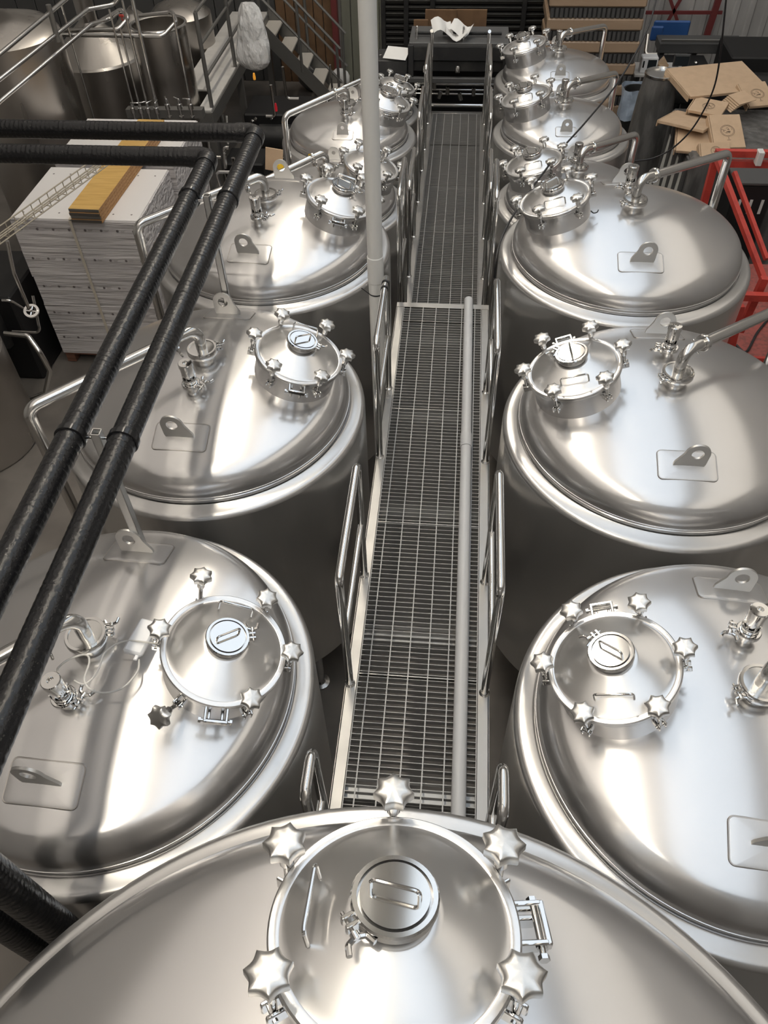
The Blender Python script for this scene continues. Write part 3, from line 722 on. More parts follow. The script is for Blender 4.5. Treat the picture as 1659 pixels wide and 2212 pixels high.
vessel('brew vessel with a pale conical top behind the handrails', 205, 100, 11.3, .62, -.30, 'cone')
vessel('narrow upright steel vessel with a bent pipe round its rim', 343, 60, 10.75, .34, .23, 'open')
vessel('beige tinted vessel behind the platform deck', 385, 10, 13.0, .46, -.30, 'dome')
vessel('broad dark steel vessel between conical vessel and narrow vessel', 292, 60, 12.3, .29, -.25, 'dome')

def run(name, label, cat, pts, r, material='tube_steel', group=None, fil=.08, n=10):
    return single(name, MB().tube(fillet(pts, fil), r, n), material, label, cat, group)
# platform with deck, rails and stair
DZ = -.70
pf = thing('platform', 'raised grey work platform beside the narrow steel vessel', 'platform', TR(-3.75, 12.4, FLOOR))
def L(p): return Vector(p)-Vector((-3.75, 12.4, FLOOR))
part('deck', MB().box(L((-3.54, 12.85, DZ-.015)), (.60, 3.3, .03), None, .004), 'deck_grey', pf, 0)
part('deck', MB().box(L((-3.33, 10.85, DZ-.015)), (.18, .69, .03), None, .004), 'deck_grey', pf, 0)
part('edge_beam', MB().box(L((-3.25, 12.5, DZ-.12)), (.05, 4.0, .18), None, .006), 'stair_steel', pf, 0); part('edge_beam', MB().box(L((-3.82, 12.85, DZ-.12)), (.05, 3.3, .18), None, .006), 'stair_steel', pf, 0)
part('front_beam', MB().box(L((-3.33, 10.52, DZ-.12)), (.18, .05, .18), None, .006), 'stair_steel', pf, 0)
for xx, yy in ((-3.28, 10.55), (-3.28, 12.3), (-3.80, 12.3), (-3.28, 14.4)): part('post', MB().box(L((xx, yy, (DZ-.2+FLOOR)/2)), (.09, .09, DZ-.2-FLOOR)), 'stair_steel', pf, 0)
for yy in (10.6, 12.05, 13.6): part('rail_post', MB().tube([L((-3.25, yy, DZ)), L((-3.25, yy, DZ+1.1))], .028, 10), 'stair_steel', pf)
for zz in (.38, .75, 1.1): part('rail', MB().tube([L((-3.25, 10.6, DZ+zz)), L((-3.25, 13.6, DZ+zz))], .02, 8), 'stair_steel', pf)
# stair running down to the right
sa = at(592, 62, y=14.0); sb = at(700, 212, y=14.0)
st = thing('stair', 'steel stair with pale treads descending from the platform to the floor', 'stairs', TR(sb.x, 14.1, FLOOR))
S0 = Vector((-3.25, 14.1, DZ)); S1 = Vector((-1.95, 14.1, FLOOR))
def LS(p): return Vector(p)-Vector((sb.x, 14.1, FLOOR))
for dy in (-.36, .36): part('stringer', MB().bar(LS(S0+Vector((0, dy, 0))), LS(S1+Vector((0, dy, 0))), .02, .20, (0, 1, 0)), 'stair_steel', st, 0)
for k in range(5):
    p = S0.lerp(S1, (k+.6)/5.4); part('tread', MB().box(LS(p+Vector((0, 0, .02))), (.24, .68, .035), None, .004), 'stair_tread', st, 0)
for dy in (-.36, .36):
    for t in (.04, .5, .96):
        p = S0.lerp(S1, t)+Vector((0, dy, 0)); part('rail_post', MB().tube([LS(p), LS(p+Vector((0, 0, 1.0)))], .024, 8), 'stair_steel', st)
    for zz in (.5, 1.0): part('rail', MB().tube([LS(S0+Vector((0, dy, zz))), LS(S1+Vector((0, dy, zz)))], .022, 8), 'stair_steel', st)
def np_interp(t, tab):
    for (a0, b0), (a1, b1) in zip(tab, tab[1:]):
        if t <= a1: return b0+(b1-b0)*(t-a0)/(a1-a0)
    return tab[-1][1]
# white bag hanging on the platform rail
bgm = MB(); vs = []; fs = []; nb, ns = 26, 20
for i in range(nb+1):
    t = i/nb; zz = .34-.80*t; rr = 1.15*np_interp(t, ((0, .07), (.08, .11), (.25, .145), (.5, .165), (.7, .20), (.85, .195), (.95, .14), (1, .05)))
    for k in range(ns):
        a = 2*PI*k/ns; q = rr*(1+.10*math.sin(3*a+5*t)+.07*math.sin(7*a-9*t)); vs.append((q*1.0*math.cos(a), q*.6*math.sin(a), zz))
for i in range(nb):
    for k in range(ns): fs.append((i*ns+k, (i+1)*ns+k, (i+1)*ns+(k+1) % ns, i*ns+(k+1) % ns))
fs += [tuple(range(ns)), tuple(nb*ns+k for k in range(ns))[::-1]]
bp = at(543, 70, y=11.35)
single('plastic_bag', MB().add(vs, fs), 'film_white', 'crumpled white plastic bag hanging on the platform railing', 'bag', m=TR(*bp))
# handrails and pipes in front of the vessels (upper left)
G = 'slanting handrail tubes at upper left'
for k, ((u0, v0), (u1, v1)) in enumerate((((-30, 142), (170, -25)), ((-30, 195), (190, 20)), ((-30, 245), (198, 52)))):
    a = at(u0, v0, y=7.6); b = at(u1, v1, y=9.6)
    pts = [a, b]
    if k == 1: pts += [at(245, 10, y=9.9), at(262, -12, y=9.9)]
    if k == 2: pts += [at(235, 42, y=9.9), at(255, 26, y=9.9)]
    run('handrail_tube', ('highest', 'middle', 'lowest')[k]+' of three slanting steel handrail tubes at upper left', 'railing', pts, .022, 'tube_steel', G)
run('handrail_post', 'dark flat post joining the slanting handrail tubes', 'post', [at(104, 10, y=8.9), at(126, 90, y=8.9)], .028, 'stair_steel')
run('rim_pipe', 'horizontal steel pipe bending up beside the narrow vessel', 'pipe', [at(72, 74, y=9.9), at(352, 78, y=9.9), at(381, 46, y=10.2), at(372, 26, y=10.4), at(300, 34, y=10.4)], .024)
rp2 = run('rim_pipe', 'steel pipe with red valve slanting over the conical vessel', 'pipe', [at(85, 66, y=10.2), at(255, 64, y=10.2), at(278, 38, y=10.4), at(262, 20, y=10.5), at(190, 62, y=10.6)], .026)
part('valve_handle', MB().box((0, 0, 0), (.06, .02, .03), None, .006).tube([(0, 0, 0), (0, 0, -.05)], .008, 8), 'red_paint', rp2, label='red valve handle', m=TR(*at(262, 34, y=10.35)))
for k, (u0, v0, u1, v1) in enumerate(((66, 30, 143, 262), (232, 20, 292, 246), (250, 62, 305, 246), (262, 0, 322, 246), (284, -5, 342, 246), (372, 30, 415, 240), (160, 5, 205, 262))):
    y = 9.85; a = at(u0, v0, y=y); b = at(u1, v1, y=y)
    a = Vector((b.x, y, a.z))
    run('riser_pipe', ('leftmost thin upright pipe before the brushed vessel', 'second thin upright pipe left of the valve row', 'third thin upright pipe above the valve row', 'fourth thin upright pipe above the valve row', 'thick upright pipe left of the narrow vessel', 'upright pipe in front of the narrow vessel', 'thin upright pipe before the conical vessel')[k], 'pipe', [b, a], (.016, .012, .012, .014, .022, .013, .012)[k], 'tube_steel', 'upright pipes before the brew vessels')
# row of valves on a beam
p0 = at(276, 242, y=9.9); p1 = at(440, 243, y=9.9)
single('valve_beam', MB().bar(p0, p1, .10, .12), 'stair_steel', 'grey steel beam carrying the row of small valves', 'beam', smooth=0)
def valve(u, v, y, label, sc=1.0, turn=0.0):
    r = thing('valve', label, 'valve', M4(at(u, v, y=y), (0, 0, 1)) @ RZ(turn) @ Matrix.Scale(sc, 4), 'small valves on the beam')
    part('body', MB().lathe([(0, -.10), (.012, -.10), (.012, -.03), (.028, -.025), (.028, .025), (.014, .03), (.014, .07), (0, .07)], 14), 'polished_steel', r)
    part('handle', MB().box((.035, 0, .075), (.09, .016, .010), None, .003), 'polished_steel', r)
    part('flange', MB().lathe([(.012, -.11), (.024, -.11), (.024, -.095), (.012, -.095)], 14), 'polished_steel', r)
ORD = ('first', 'second', 'third', 'fourth', 'fifth', 'sixth', 'seventh')
for k, u in enumerate((287, 304, 320, 338, 362, 388, 412)): valve(u, 238-(k > 3)*8, 9.75, ORD[k]+' valve from the left on the grey beam', 1.15, k*.5)

# dark equipment below the platform and behind the pipes
def cluster(label, x, y, w_, d_, h_, seed):
    rnd = random.Random(seed); r = thing('pump_skid', label, 'machine', TR(x, y, FLOOR))
    part('body', MB().box((0, 0, h_*.35), (w_, d_, h_*.7), None, .02), 'machine_black', r, 0)
    part('motor', MB().tube([(-w_*.3, -d_*.52, h_*.45), (w_*.25, -d_*.52, h_*.45)], h_*.14, 16), 'machine_dark', r)
    for k in range(6):
        a = Vector((rnd.uniform(-w_/2, w_/2), -d_/2-rnd.uniform(0, .15), rnd.uniform(.1, h_))); b = a+Vector((rnd.uniform(-.3, .3), 0, 0)); c_ = b+Vector((0, rnd.uniform(-.1, .2), rnd.choice((-1, 1))*rnd.uniform(.2, .45)))
        part('pipe', MB().tube(fillet([a, b, c_], .05), rnd.choice((.015, .02, .026)), 8), 'tube_steel', r)
    for k in range(5):
        p = Vector((rnd.uniform(-w_/2, w_/2), -d_/2-.1, rnd.uniform(.2, h_)))
        part('clamp', MB().lathe([(.02, -.012), (.034, -.01), (.034, .01), (.02, .012)], 12, M4(p, (rnd.uniform(-1, 1), .3, rnd.uniform(-1, 1)))), 'polished_steel', r)
    return r
q = at(420, 330, z=FLOOR)
cluster('dark pump equipment with steel pipework beneath the platform end', -2.88, 10.6, .55, .5, .95, 3)
cluster('dark equipment with small pipes behind the black pipe elbow', -2.55, 9.45, .6, .6, 1.15, 5)
cluster('black machine under the hanging white bag', -2.55, 11.9, 1.1, .7, 1.2, 9)
cluster('black machine at the foot of the stair', -1.65, 12.85, .6, .5, .8, 12)
single('indicator_lamp', MB().lathe([(0, 0), (.016, .0), (.02, .03), (.012, .08), (0, .085)], 12), 'lamp_amber', 'small glowing amber lamp under the white bag', 'lamp', m=TR(*at(550, 172, y=10.95)))
single('indicator_lamp', MB().lathe([(0, 0), (.018, .0), (.02, .05), (.012, .1), (0, .11)], 12), 'lamp_red', 'small red lamp on the dark machine by the tank', 'lamp', m=TR(*at(597, 240, y=11.0)))
single('yellow_cap', MB().lathe([(0, -.03), (.04, -.03), (.05, 0), (.03, .04), (0, .045)], 14), 'yellow', 'small yellow cap behind the third left tank', 'cap', m=TR(*at(602, 362, y=7.0)))
single('box_flap', MB().box((0, 0, 0), (.17, .01, .22), Matrix.Rotation(.15, 4, 'Y'), .003), 'card', 'tan cardboard tag standing behind the third left tank', 'cardboard', m=TR(*at(592, 345, y=7.4)), smooth=0)
# pump and pipes on the floor at the left edge
lp_ = at(60, 720, z=FLOOR+.6)
cluster('dark pump with valves at the left edge beside the wrapped pallet', -4.75, 6.9, .7, .9, 1.5, 21)
pts = [at(10, 720, y=6.2), at(60, 725, y=6.2), at(85, 760, y=6.1), at(108, 800, y=6.1), at(98, 850, y=6.0), at(60, 865, y=6.0), at(-20, 862, y=6.0)]
run('floor_pipe', 'bent steel pipe with clamps on the floor left of the pallet', 'pipe', pts, .028, 'tube_steel', fil=.06)
run('floor_pipe', 'upright thin steel pipe rising beside the wrapped pallet', 'pipe', [at(15, 520, y=6.3), at(30, 590, y=6.3), at(62, 665, y=6.3)], .018)
single('hand_wheel', MB().lathe([(.05, -.012), (.075, -.01), (.075, .01), (.05, .012), (.05, -.012)], 20).tube([(-.055, 0, 0), (.055, 0, 0)], .01, 8).tube([(0, -.055, 0), (0, .055, 0)], .01, 8).tube([(0, 0, -.1), (0, 0, .03)], .012, 8), 'polished_steel', 'round valve hand wheel left of the wrapped pallet', 'wheel', m=M4(at(68, 672, y=6.3), (.2, -.5, 1)))
gc = at(20, 800, z=FLOOR+.5)
single('steel_cabinet', MB().lathe([(0, 0), (.60, 0), (.62, .03), (.62, 1.05), (.58, 1.10), (0, 1.14)], 48), 'vessel_steel', 'rounded dark steel vessel cut off by the left edge', 'vessel', m=TR(-4.72, 5.45, FLOOR))

# ------------------------------------------------------------------ far end behind the walkway
mc = thing('filling_machine', 'dark steel machine frame behind the far end of the walkway', 'machine', TR(-.02, 10.9, FLOOR))
part('rear_panel', MB().box((0, .55, .95), (1.25, .05, 1.9)), 'machine_black', mc, 0)
part('top_deck', MB().box((.0, .22, 2.0), (1.25, .62, .05), None, .008), 'machine_grey', mc, 0)
part('fascia', MB().box((0, -.07, 1.90), (1.25, .04, .16), None, .006), 'machine_dark', mc, 0)
part('fascia', MB().box((0, -.02, 1.74), (1.25, .04, .12), None, .006), 'machine_dark', mc, 0)
part('cross_rail', MB().box((0, -.10, 1.60), (1.25, .06, .06), None, .006), 'machine_grey', mc, 0)
part('cross_rail', MB().box((0, -.10, 1.29), (1.25, .06, .04), None, .006), 'machine_dark', mc, 0)
for xx in (-.60, .60): part('upright', MB().box((xx, -.08, 1.0), (.07, .07, 2.0), None, .006), 'machine_dark', mc, 0)
for k, zz in enumerate((1.53, 1.49, 1.44, 1.37)): part('pipe', MB().tube([(-.56, .02+.05*(k % 2), zz), (.56, .02+.05*(k % 2), zz)], (.014, .018, .012, .014)[k], 10), 'polished_steel', mc)
for k, (xx, zz) in enumerate(((-.30, 1.51), (-.12, 1.44), (-.22, 1.39), (.05, 1.37), (.22, 1.43), (.52, 1.49))): part('fitting', MB().lathe([(.014, -.05), (.026, -.045), (.026, .045), (.014, .05)], 12, M4((xx, -.02, zz), (.3*(k % 3-1), 0, 1))), 'polished_steel', mc)
for xx in (-.42, .0, .42): part('knob', MB().lathe([(0, -.02), (.03, -.02), (.035, .03), (.02, .06), (0, .06)], 14, TR(xx, -.10, 1.71)), 'polished_steel', mc)
for xx in (-.53, .05): part('guide_pin', MB().lathe([(0, 0), (.018, 0), (.018, .13), (.012, .16), (0, .17)], 12, TR(xx, .0, 2.02)), 'polished_steel', mc)
for k, (xx, a) in enumerate(((-.45, -.7), (-.1, .3), (.2, -.9), (.42, .2))): part('guide_arm', MB().box((xx, .14, 2.06), (.22, .035, .03), TR(0, 0, 0), .004), 'machine_black', mc, 0)
for k, (xx, yy, a, tl, lab) in enumerate(((-.24, 10.98, .25, .5, 'folded white paper leaning on the dark machine deck'), (.0, 11.0, -.35, .35, 'curled white paper lying on the dark machine deck'), (-.06, 10.90, .1, .1, 'flat white paper at the front of dark machine deck'))):
    pm = MB(); vs = []; fs = []
    for i in range(7):
        for e in (-1, 1): vs.append((-.13+i*.26/6, e*.10, .05*math.sin(i*.9+k)))
    for i in range(6): fs.append((2*i, 2*i+2, 2*i+3, 2*i+1))
    vs2 = [(a_, b_, c_-.002) for a_, b_, c_ in vs]; n = len(vs); fs += [tuple(n+i for i in f[::-1]) for f in fs]
    pm.add(vs+vs2, fs)
    single('paper_sheet', pm, 'paper', lab, 'paper', m=TR(xx, yy, FLOOR+2.10+.03*(2-k)) @ RZ(a) @ Matrix.Rotation(tl, 4, 'X'), smooth=60)
pb = at(876, 146, y=10.75)
cbx = thing('control_cabinet', 'dark control box with white paper on top left of walkway end', 'cabinet', TR(-.86, 10.95, FLOOR))
part('body', MB().box((0, 0, .92), (.40, .42, 1.84), None, .01), 'machine_dark', cbx, 0)
part('button', MB().lathe([(0, 0), (.018, 0), (.018, .03), (0, .035)], 10, TR(-.15, -.1, 1.84)), 'polished_steel', cbx)
single('paper_sheet', MB().box((0, 0, 0), (.30, .22, .003)), 'paper', 'white paper sheet on the dark control box', 'paper', m=TR(-.80, 10.82, FLOOR+1.90) @ RZ(-.25) @ Matrix.Rotation(.35, 4, 'X'), smooth=0)
for k, (u0, u1, v0, v1, y, lab) in enumerate(((918, 985, 20, 90, 12.0, 'left brown cardboard sheet leaning behind the dark machine'), (985, 1048, 20, 90, 12.05, 'right brown cardboard sheet leaning behind the dark machine'), (893, 925, 42, 90, 11.9, 'narrow brown cardboard sheet at far left behind machine'))):
    a = at(u0, v0, y=y); b = at(u1, v1+10, y=y)
    single('cardboard_sheet', MB().box(((a.x+b.x)/2, y, (a.z+b.z)/2-.3), (b.x-a.x-.01, .03, a.z-b.z+.6), None, .004), 'card_dark', lab, 'cardboard', 'cardboard behind the machine', smooth=0)
# dark shutter wall of horizontal slats
sh = thing('slatted_screen', 'dark slatted roller screen behind the machine at top centre', 'screen', TR(.05, 13.5, FLOOR))
a = at(828, 0, y=13.5).x-.05; b = at(1200, 0, y=13.5).x-.05
slm = MB().box(((a+b)/2, 0, 0), (b-a, .05, .055), Matrix.Rotation(.35, 4, 'X'), .006).mesh('slat', 'shutter_dark', 0)
for k in range(24): obj('slat', slm, sh, TR(0, 0, .12+k*.085))
part('back_panel', MB().box(((a+b)/2, .08, 1.1), (b-a, .04, 2.2)), 'machine_black', sh, 0)
for xx in (a, a+.35, a+.75, b-.45, b): part('post', MB().box((xx, -.05, 1.1), (.07, .08, 2.2), None, .006), 'machine_dark', sh, 0)
# green-grey wall panels left of the pipe
gx0 = at(738, 100, y=15.0).x; gx1 = at(860, 100, y=15.0).x
gw = thing('cladding', 'green grey upright wall boards beside the stair', 'wall panel', TR(gx0, 15.15, FLOOR))
nb = 6
for k in range(nb): part('panel', MB().box(((k+.5)*(gx1-gx0)/nb, 0, 1.4), ((gx1-gx0)/nb-.012, .05, 2.8), None, .008), 'wall_green', gw, 0)
bx0 = at(600, 100, y=15.0).x
bz0 = X0+.25
bv = thing('cladding', 'dark grey boards added to darken the wall behind the brew vessels', 'wall panel', TR(bz0, 15.17, FLOOR))
for k in range(14): part('panel', MB().box(((k+.5)*(bx0-bz0)/14, 0, 1.4), ((bx0-bz0)/14-.012, .05, 2.8), None, .008), 'machine_grey', bv, 0)  # added boards, only there to keep the pale wall dark behind the vessels
bw = thing('cladding', 'brown wall boards behind the stair', 'wall panel', TR(bx0, 15.15, FLOOR))
for k in range(6): part('panel', MB().box(((k+.5)*(gx0-.15-bx0)/6, 0, 1.4), ((gx0-.15-bx0)/6-.012, .05, 2.8), None, .008), 'card_dark', bw, 0)
single('steel_column', MB().box((0, 0, 1.6), (.10, .16, 3.2), None, .004), 'red_steel', 'dark red steel column behind the stair rail', 'column', m=TR(gx0-.08, 14.95, FLOOR), smooth=0)
for k, (u, v, sc, lab) in enumerate(((672, 150, .20, 'grey filled sack lying under the stair'), (735, 165, .17, 'white filled sack at the foot of the stair'))):
    vs = []; fs = []
    for i in range(9):
        for j in range(16):
            t = PI*i/8; a_ = 2*PI*j/16; q = 1+.1*math.sin(3*a_+i)
            vs.append((sc*q*math.sin(t)*math.cos(a_)*1.1, sc*q*math.sin(t)*math.sin(a_)*.8, sc*1.1*math.cos(t)))
    for i in range(8):
        for j in range(16): fs.append((i*16+j, (i+1)*16+j, (i+1)*16+(j+1) % 16, i*16+(j+1) % 16))
    p = at(u, v, y=14.8)
    single('sack', MB().add(vs, fs), ('film_grey', 'paper')[k], lab, 'sack', m=TR(p.x, 14.75, FLOOR+sc*1.05))

# ------------------------------------------------------------------ right background
ts = thing('can_pallet', 'tall pallet stack of tan cardboard and black layers behind last right tank', 'pallet', TR(1.82, 12.75, FLOOR))
z = 0.0
zz = 2.75; k = 0
lay = [(.155, 'card_wrapped'), (.125, 'machine_dark')]
z = .05
k = 0
while z < 2.2:
    h_, m_ = lay[k % 2]
    if m_ == 'card_wrapped': part('cardboard_layer', MB().box((random.uniform(-.01, .01), 0, z+h_/2), (1.30, 1.0, h_-.004), None, .02), m_, ts, 30)
    else:
        part('can_layer', MB().box((0, .01, z+h_/2), (1.24, .96, h_)), m_, ts, 0)
        cm = MB()
        for i in range(20): cm.tube([(-.60+i*.063, -.475, z+.006), (-.60+i*.063, -.475, z+h_-.006)], .029, 10)
        part('can_row', cm, 'machine_grey', ts)['kind'] = 'stuff'
    z += h_; k += 1
part('top_bundle', MB().box((0, 0, z+.17), (1.36, 1.0, .34), None, .05), 'card_wrapped', ts, 30)
# red braces on the back wall
for k, ((u0, v0), (u1, v1), r_, lab) in enumerate((((1395, 27), (1560, 27), .035, 'red horizontal wall brace at top right'), ((1445, -10), (1463, 45), .035, 'red diagonal wall brace left of crossing'), ((1475, -10), (1443, 45), .035, 'red diagonal wall brace right of crossing'), ((1555, -10), (1522, 90), .07, 'thick dark red wall column at top right'))):
    a = at(u0, v0, y=15.2); b = at(u1, v1, y=15.2)
    single('wall_brace', MB().bar(a, b, r_*1.4, r_), 'red_steel', lab, 'beam', smooth=0)
a = at(1414, 44, y=14.6); b = at(1484, 82, y=14.6)
single('blue_panel', MB().box(((a.x+b.x)/2, 14.6, (a.z+b.z)/2), (b.x-a.x, .05, a.z-b.z), None, .02), 'blue_plastic', 'bright blue plastic panel near the back wall', 'panel', smooth=0)
a = at(1409, 56, y=14.3); b = at(1428, 88, y=14.3)
single('blue_panel', MB().box(((a.x+b.x)/2, 14.3, (a.z+b.z)/2), (b.x-a.x, .05, a.z-b.z), None, .02), 'blue_plastic', 'small blue panel left of the large blue panel', 'panel', smooth=0)
cv = thing('conveyor', 'grey conveyor frame along the back at upper right', 'conveyor', TR(3.6, 14.0, FLOOR))
a = at(1420, 95, y=14.0); b = at(1600, 95, y=14.0)
part('bed', MB().box(((a.x+b.x)/2-3.6, 0, a.z-FLOOR), (b.x-a.x, .4, .14), None, .01), 'machine_grey', cv, 0)
part('side_rail', MB().box(((a.x+b.x)/2-3.6, -.22, a.z-FLOOR+.12), (b.x-a.x, .03, .04), None, .006), 'stair_steel', cv, 0)
for u in (1430, 1500, 1590): part('leg', MB().box((at(u, 95, y=14.0).x-3.6, 0, (a.z-FLOOR)/2), (.07, .3, a.z-FLOOR)), 'machine_dark', cv, 0)
a = at(1366, 147, y=12.9); b = at(1470, 147, y=12.9)
tb = thing('work_table', 'narrow pale shelf table carrying the white control unit', 'table', TR((a.x+b.x)/2, 12.9, FLOOR))
part('top', MB().box((0, 0, a.z-FLOOR-.02), (b.x-a.x, .5, .04), None, .006), 'deck_grey', tb, 0)
for xx in (-.28, .28): part('leg', MB().box((xx, 0, (a.z-FLOOR-.04)/2), (.05, .4, a.z-FLOOR-.04)), 'machine_dark', tb, 0)
tz = a.z
a = at(1400, 146, y=12.75)
un = thing('control_unit', 'white control unit with dark screen on the shelf table', 'controller', TR(a.x, 12.78, tz))
part('case', MB().box((0, 0, .105), (.235, .16, .21), None, .012), 'white_plastic', un, 0)
part('screen', MB().box((.035, -.082, .115), (.125, .006, .13), None, .003), 'screen', un, 0)
part('switch', MB().box((-.085, -.083, .12), (.022, .006, .09), None, .002), 'machine_black', un, 0)
a = at(1472, 140, y=12.75)
mo = thing('monitor', 'small dark monitor standing right of white control unit', 'monitor', TR(a.x, 12.8, tz))
part('screen', MB().box((0, 0, .14), (.20, .03, .14), None, .006), 'screen', mo, 0)
part('bezel', MB().box((0, .012, .14), (.23, .03, .17), None, .008), 'machine_grey', mo, 0)
part('stand', MB().box((0, .02, .03), (.05, .05, .08), None, .004), 'white_plastic', mo, 0)
single('parts_box', MB().box((0, 0, .05), (.14, .12, .10), Matrix.Rotation(.3, 4, 'Z'), .004).prism([(-.07, 0), (.07, 0), (0, .09)], -.05, .05, TR(0, 0, .1) @ Matrix.Rotation(PI/2, 4, 'X')), 'card', 'small open cardboard box between control unit and monitor', 'box', m=TR(at(1430, 145, y=12.8).x, 12.8, tz), smooth=0)
cluster('dark bottling machinery along the back at far upper right', 4.75, 13.3, 1.6, .9, 1.75, 33)
cluster('black machinery behind the shelf table', 3.35, 13.55, .9, .5, 1.35, 41)
# bin with blue bag
a = at(1374, 215, y=11.9)
bt = at(1374, 186, y=11.9).z-FLOOR
bn = thing('waste_bin', 'dark bin lined with a pale blue plastic bag', 'bin', TR(a.x, 11.9, FLOOR))
part('body', MB().lathe([(0, 0), (.16, 0), (.20, bt-.04), (.18, bt-.04), (.17, bt-.12), (0, bt-.14)], 28), 'machine_dark', bn)
vs = []; fs = []
for i in range(9):
    t = i/8
    for j in range(28):
        a_ = 2*PI*j/28; q = .222-.012*t+.012*math.sin(5*a_+6*t)+.008*math.sin(11*a_); vs.append((q*math.cos(a_), q*math.sin(a_), bt-.40*t+.02*math.sin(3*a_)))
for i in range(8):
    for j in range(28): fs.append((i*28+j, (i+1)*28+j, (i+1)*28+(j+1) % 28, i*28+(j+1) % 28))
part('bag_liner', MB().add(vs, fs), 'film_blue', bn, label='pale blue crumpled liner bag')
# film-wrapped round column
a = at(1428, 165, y=11.2)
fr = thing('wrapped_drum', 'tall round stack in grey stretch film behind the cardboard', 'drum', TR(a.x, 11.2, FLOOR))
part('film', MB().lathe([(0, 0), (.30, 0), (.30, .3), (.27, .8), (.24, 1.3), (.205, 1.55), (.0, 1.55)], 32), 'film_grey', fr)
part('rim', MB().lathe([(.20, 1.55), (.215, 1.555), (.215, 1.58), (.20, 1.585), (.19, 1.56), (0, 1.555)], 32), 'tube_steel', fr)
# grey wrapped pallet carrying cardboard
wpx = thing('wrapped_crate', 'grey film-wrapped crate beneath the flattened cardboard boxes', 'crate', TR(3.35, 9.9, FLOOR))
part('crate', MB().box((0, 0, .68), (1.25, 1.5, 1.36), None, .03), 'film_grey', wpx, 30)
part('side_sheet', MB().box((-.67, .1, .62), (.02, 1.1, 1.2), Matrix.Rotation(.05, 4, 'Y')), 'pvc', wpx, 0, label='pale plastic sheet on the side')
for k in range(5): part('batten', MB().box((-.642, -.6+k*.3, .68), (.03, .10, 1.3), None, .004), 'machine_grey', wpx, 0)
def emblem(r, m):
    mb = MB()
    for q in (1.0, .86): mb.lathe([(r*q, .0012), (r*(q-.05), .0012), (r*(q-.05), .0)], 28, m)
    rnd = random.Random(int(r*1000))
    for k in range(16):
        a_ = rnd.uniform(0, 2*PI); q = rnd.uniform(.1, .7)*r; b_ = rnd.uniform(0, PI)
        mb.box((q*math.cos(a_), q*math.sin(a_), .0008), (r*.32, r*.05, .0012), m @ TR(0, 0, 0) @ RZ(0) if k % 2 else m @ RZ(b_))
    mb.box((0, -r*1.25, .0008), (r*.06, r*.35, .0012), m).box((0, -r*1.55, .0008), (r*.5, r*.05, .0012), m)
    return mb
cards = [  # centre pixel, z, size x,y, rotz, tilt, emblem, label
    (1548, 172, -.42, 1.05, .75, .28, .10, None, 'largest flattened brown cardboard box lying on top of the pile'),
    (1490, 262, -.55, .55, .75, -.5, -.18, None, 'flattened cardboard box leaning off the left side of the pile'),
    (1635, 205, -.46, .36, .42, .25, .30, .085, 'cardboard box with round printed emblem at the right picture edge'),
    (1530, 232, -.50, .40, .34, -.45, .12, .075, 'cardboard box with faint emblem in the middle of pile'),
    (1570, 285, -.52, .36, .48, .10, .42, .085, 'front cardboard box with round printed emblem'),
    (1500, 300, -.60, .40, .50, -.15, .25, None, 'tan cardboard sheet sloping off the front left corner of pile'),
    (1545, 328, -.62, .34, .22, .10, .55, .06, 'lowest cardboard flap with partial emblem under the front box')]
for u, v, z, sx, sy, rz, tl, em, lab in cards:
    p = at(u, v, z=z)
    r = thing('cardboard_box', lab, 'cardboard', TR(*p) @ RZ(rz) @ Matrix.Rotation(tl, 4, 'X'), 'flattened cardboard boxes on the crate')
    part('sheet', MB().box((0, 0, 0), (sx, sy, .035), None, .004), 'card', r, 0)
    part('fold', MB().box((-sx/2-.012, 0, -.02), (.012, sy*.96, .07), None, .002), 'card', r, 0)
    if em: part('printed_emblem', emblem(em, TR(0, 0, .018)), 'ink', r, 0)['kind'] = 'stuff'
p = at(1592, 222, z=-.47)
fl = thing('cardboard_bundle', 'fanned bundle of thin cardboard flaps beside the printed boxes', 'cardboard', TR(*p))
for k in range(6): part('flap', MB().box((0, 0, 0), (.20, .30, .006)), 'card', fl, 0, m=TR(.018*k-.05, 0, .012*k) @ RZ(.25) @ Matrix.Rotation(-.55+.07*k, 4, 'Y'))
p = at(1640, 310, y=8.7)
bk = thing('black_crate', 'black plastic crate with pale marks right of front cardboard box', 'crate', TR(p.x+.05, 8.75, FLOOR))
part('body', MB().box((0, 0, .70), (.42, .5, 1.4), None, .02), 'machine_black', bk, 0)
part('lid', MB().box((0, 0, 1.42), (.46, .54, .05), None, .015), 'machine_grey', bk, 0)
for k in range(3): part('label_mark', MB().box((-.12+.12*k, -.253, 1.16), (.03, .006, .16)), 'pvc', bk, 0)

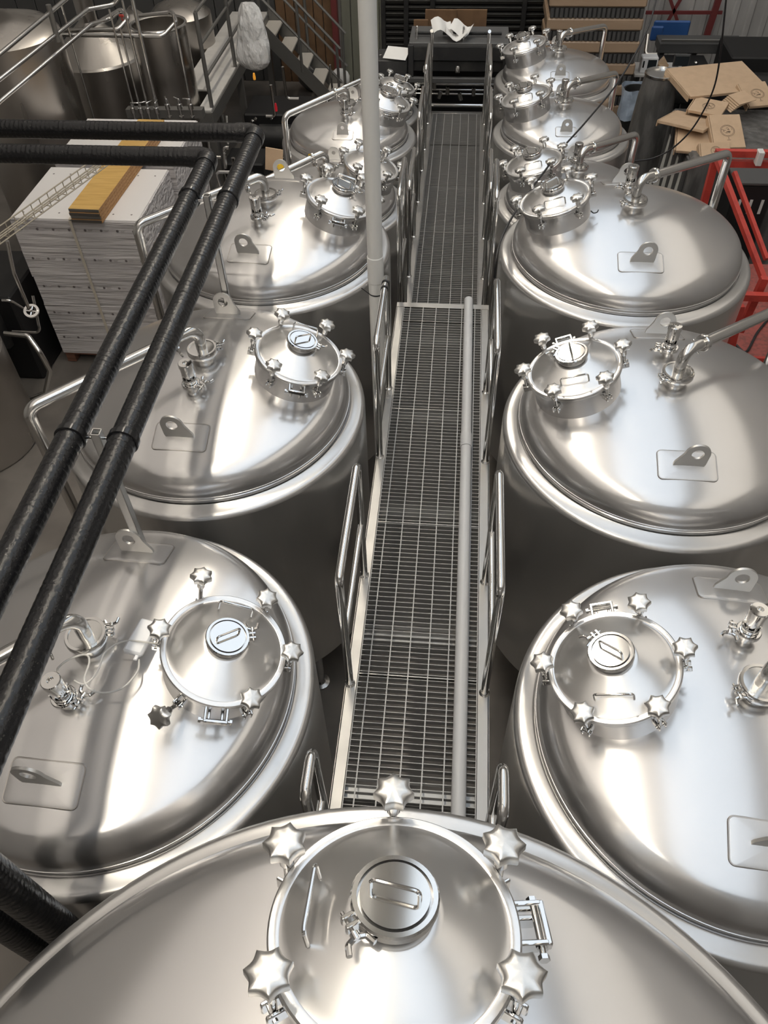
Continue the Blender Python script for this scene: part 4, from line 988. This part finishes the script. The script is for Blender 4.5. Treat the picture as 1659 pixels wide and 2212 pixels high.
# ------------------------------------------------------------------ red lift
LX, LY = 2.62, 7.0
lf = thing('scissor_lift', 'red steel lift with guard rails and plate floor at right edge', 'lift', TR(3.0, 6.9, FLOOR))
def LL(p): return Vector(p)-Vector((3.0, 6.9, FLOOR))
fz = -1.15
part('floor_plate', MB().box(LL((3.15, 6.75, fz-.03)), (1.5, 2.2, .06), None, .006), 'red_floor', lf, 0)
part('chassis', MB().box(LL((3.15, 6.75, fz-.45)), (1.3, 2.0, .55), None, .03), 'machine_dark', lf, 0)
for xx in (2.6, 3.7):
    for yy in (5.9, 7.5): part('wheel', MB().tube([LL((xx-.06, yy, FLOOR+.2)), LL((xx+.06, yy, FLOOR+.2))], .2, 24), 'machine_black', lf)
for a_, b_ in (((1545, 330), (1659, 330)), ((1548, 352), (1659, 352)),):
    A = at(*a_, y=7.25); B = at(*b_, y=7.25); B = A+(B-A)*1.8; B.z = A.z
    part('top_rail', MB().bar(LL(A), LL(B), .055, .055), 'red_paint', lf, 0)
for (u0, v0), y0, (u1, v1), y1, wd in (((1550, 345), 7.2, (1652, 610), 6.2, .045), ((1586, 372), 7.15, (1656, 560), 6.4, .035), ((1545, 345), 7.25, (1520, 440), 7.25, .06), ((1652, 600), 6.2, (1598, 715), 6.2, .06), ((1600, 660), 6.0, (1580, 745), 5.95, .06)):
    part('arm', MB().bar(LL(at(u0, v0, y=y0)), LL(at(u1, v1, y=y1)), wd, wd), 'red_paint', lf, 0)
A = at(1605, 640, y=6.1); part('side_rail', MB().bar(LL(A), LL((A.x+1.0, A.y, A.z)), .06), 'red_paint', lf, 0)
A = at(1590, 780, y=5.75); part('toe_board', MB().bar(LL(A), LL((A.x+1.0, A.y, A.z)), .10, .03), 'red_paint', lf, 0)
part('tape', MB().box(LL(at(1640, 340, y=7.2)), (.05, .09, .12), None, .004), 'pvc', lf, 0, label='white tape on the rail')
part('cable', MB().tube(smooth_path([LL(at(1659, 690, z=fz+.01)), LL(at(1635, 720, z=fz+.01)), LL(at(1612, 760, z=fz+.01)), LL(at(1590, 745, z=fz+.01))]), .012, 8), 'cable_black', lf, label='black cable on the red floor')
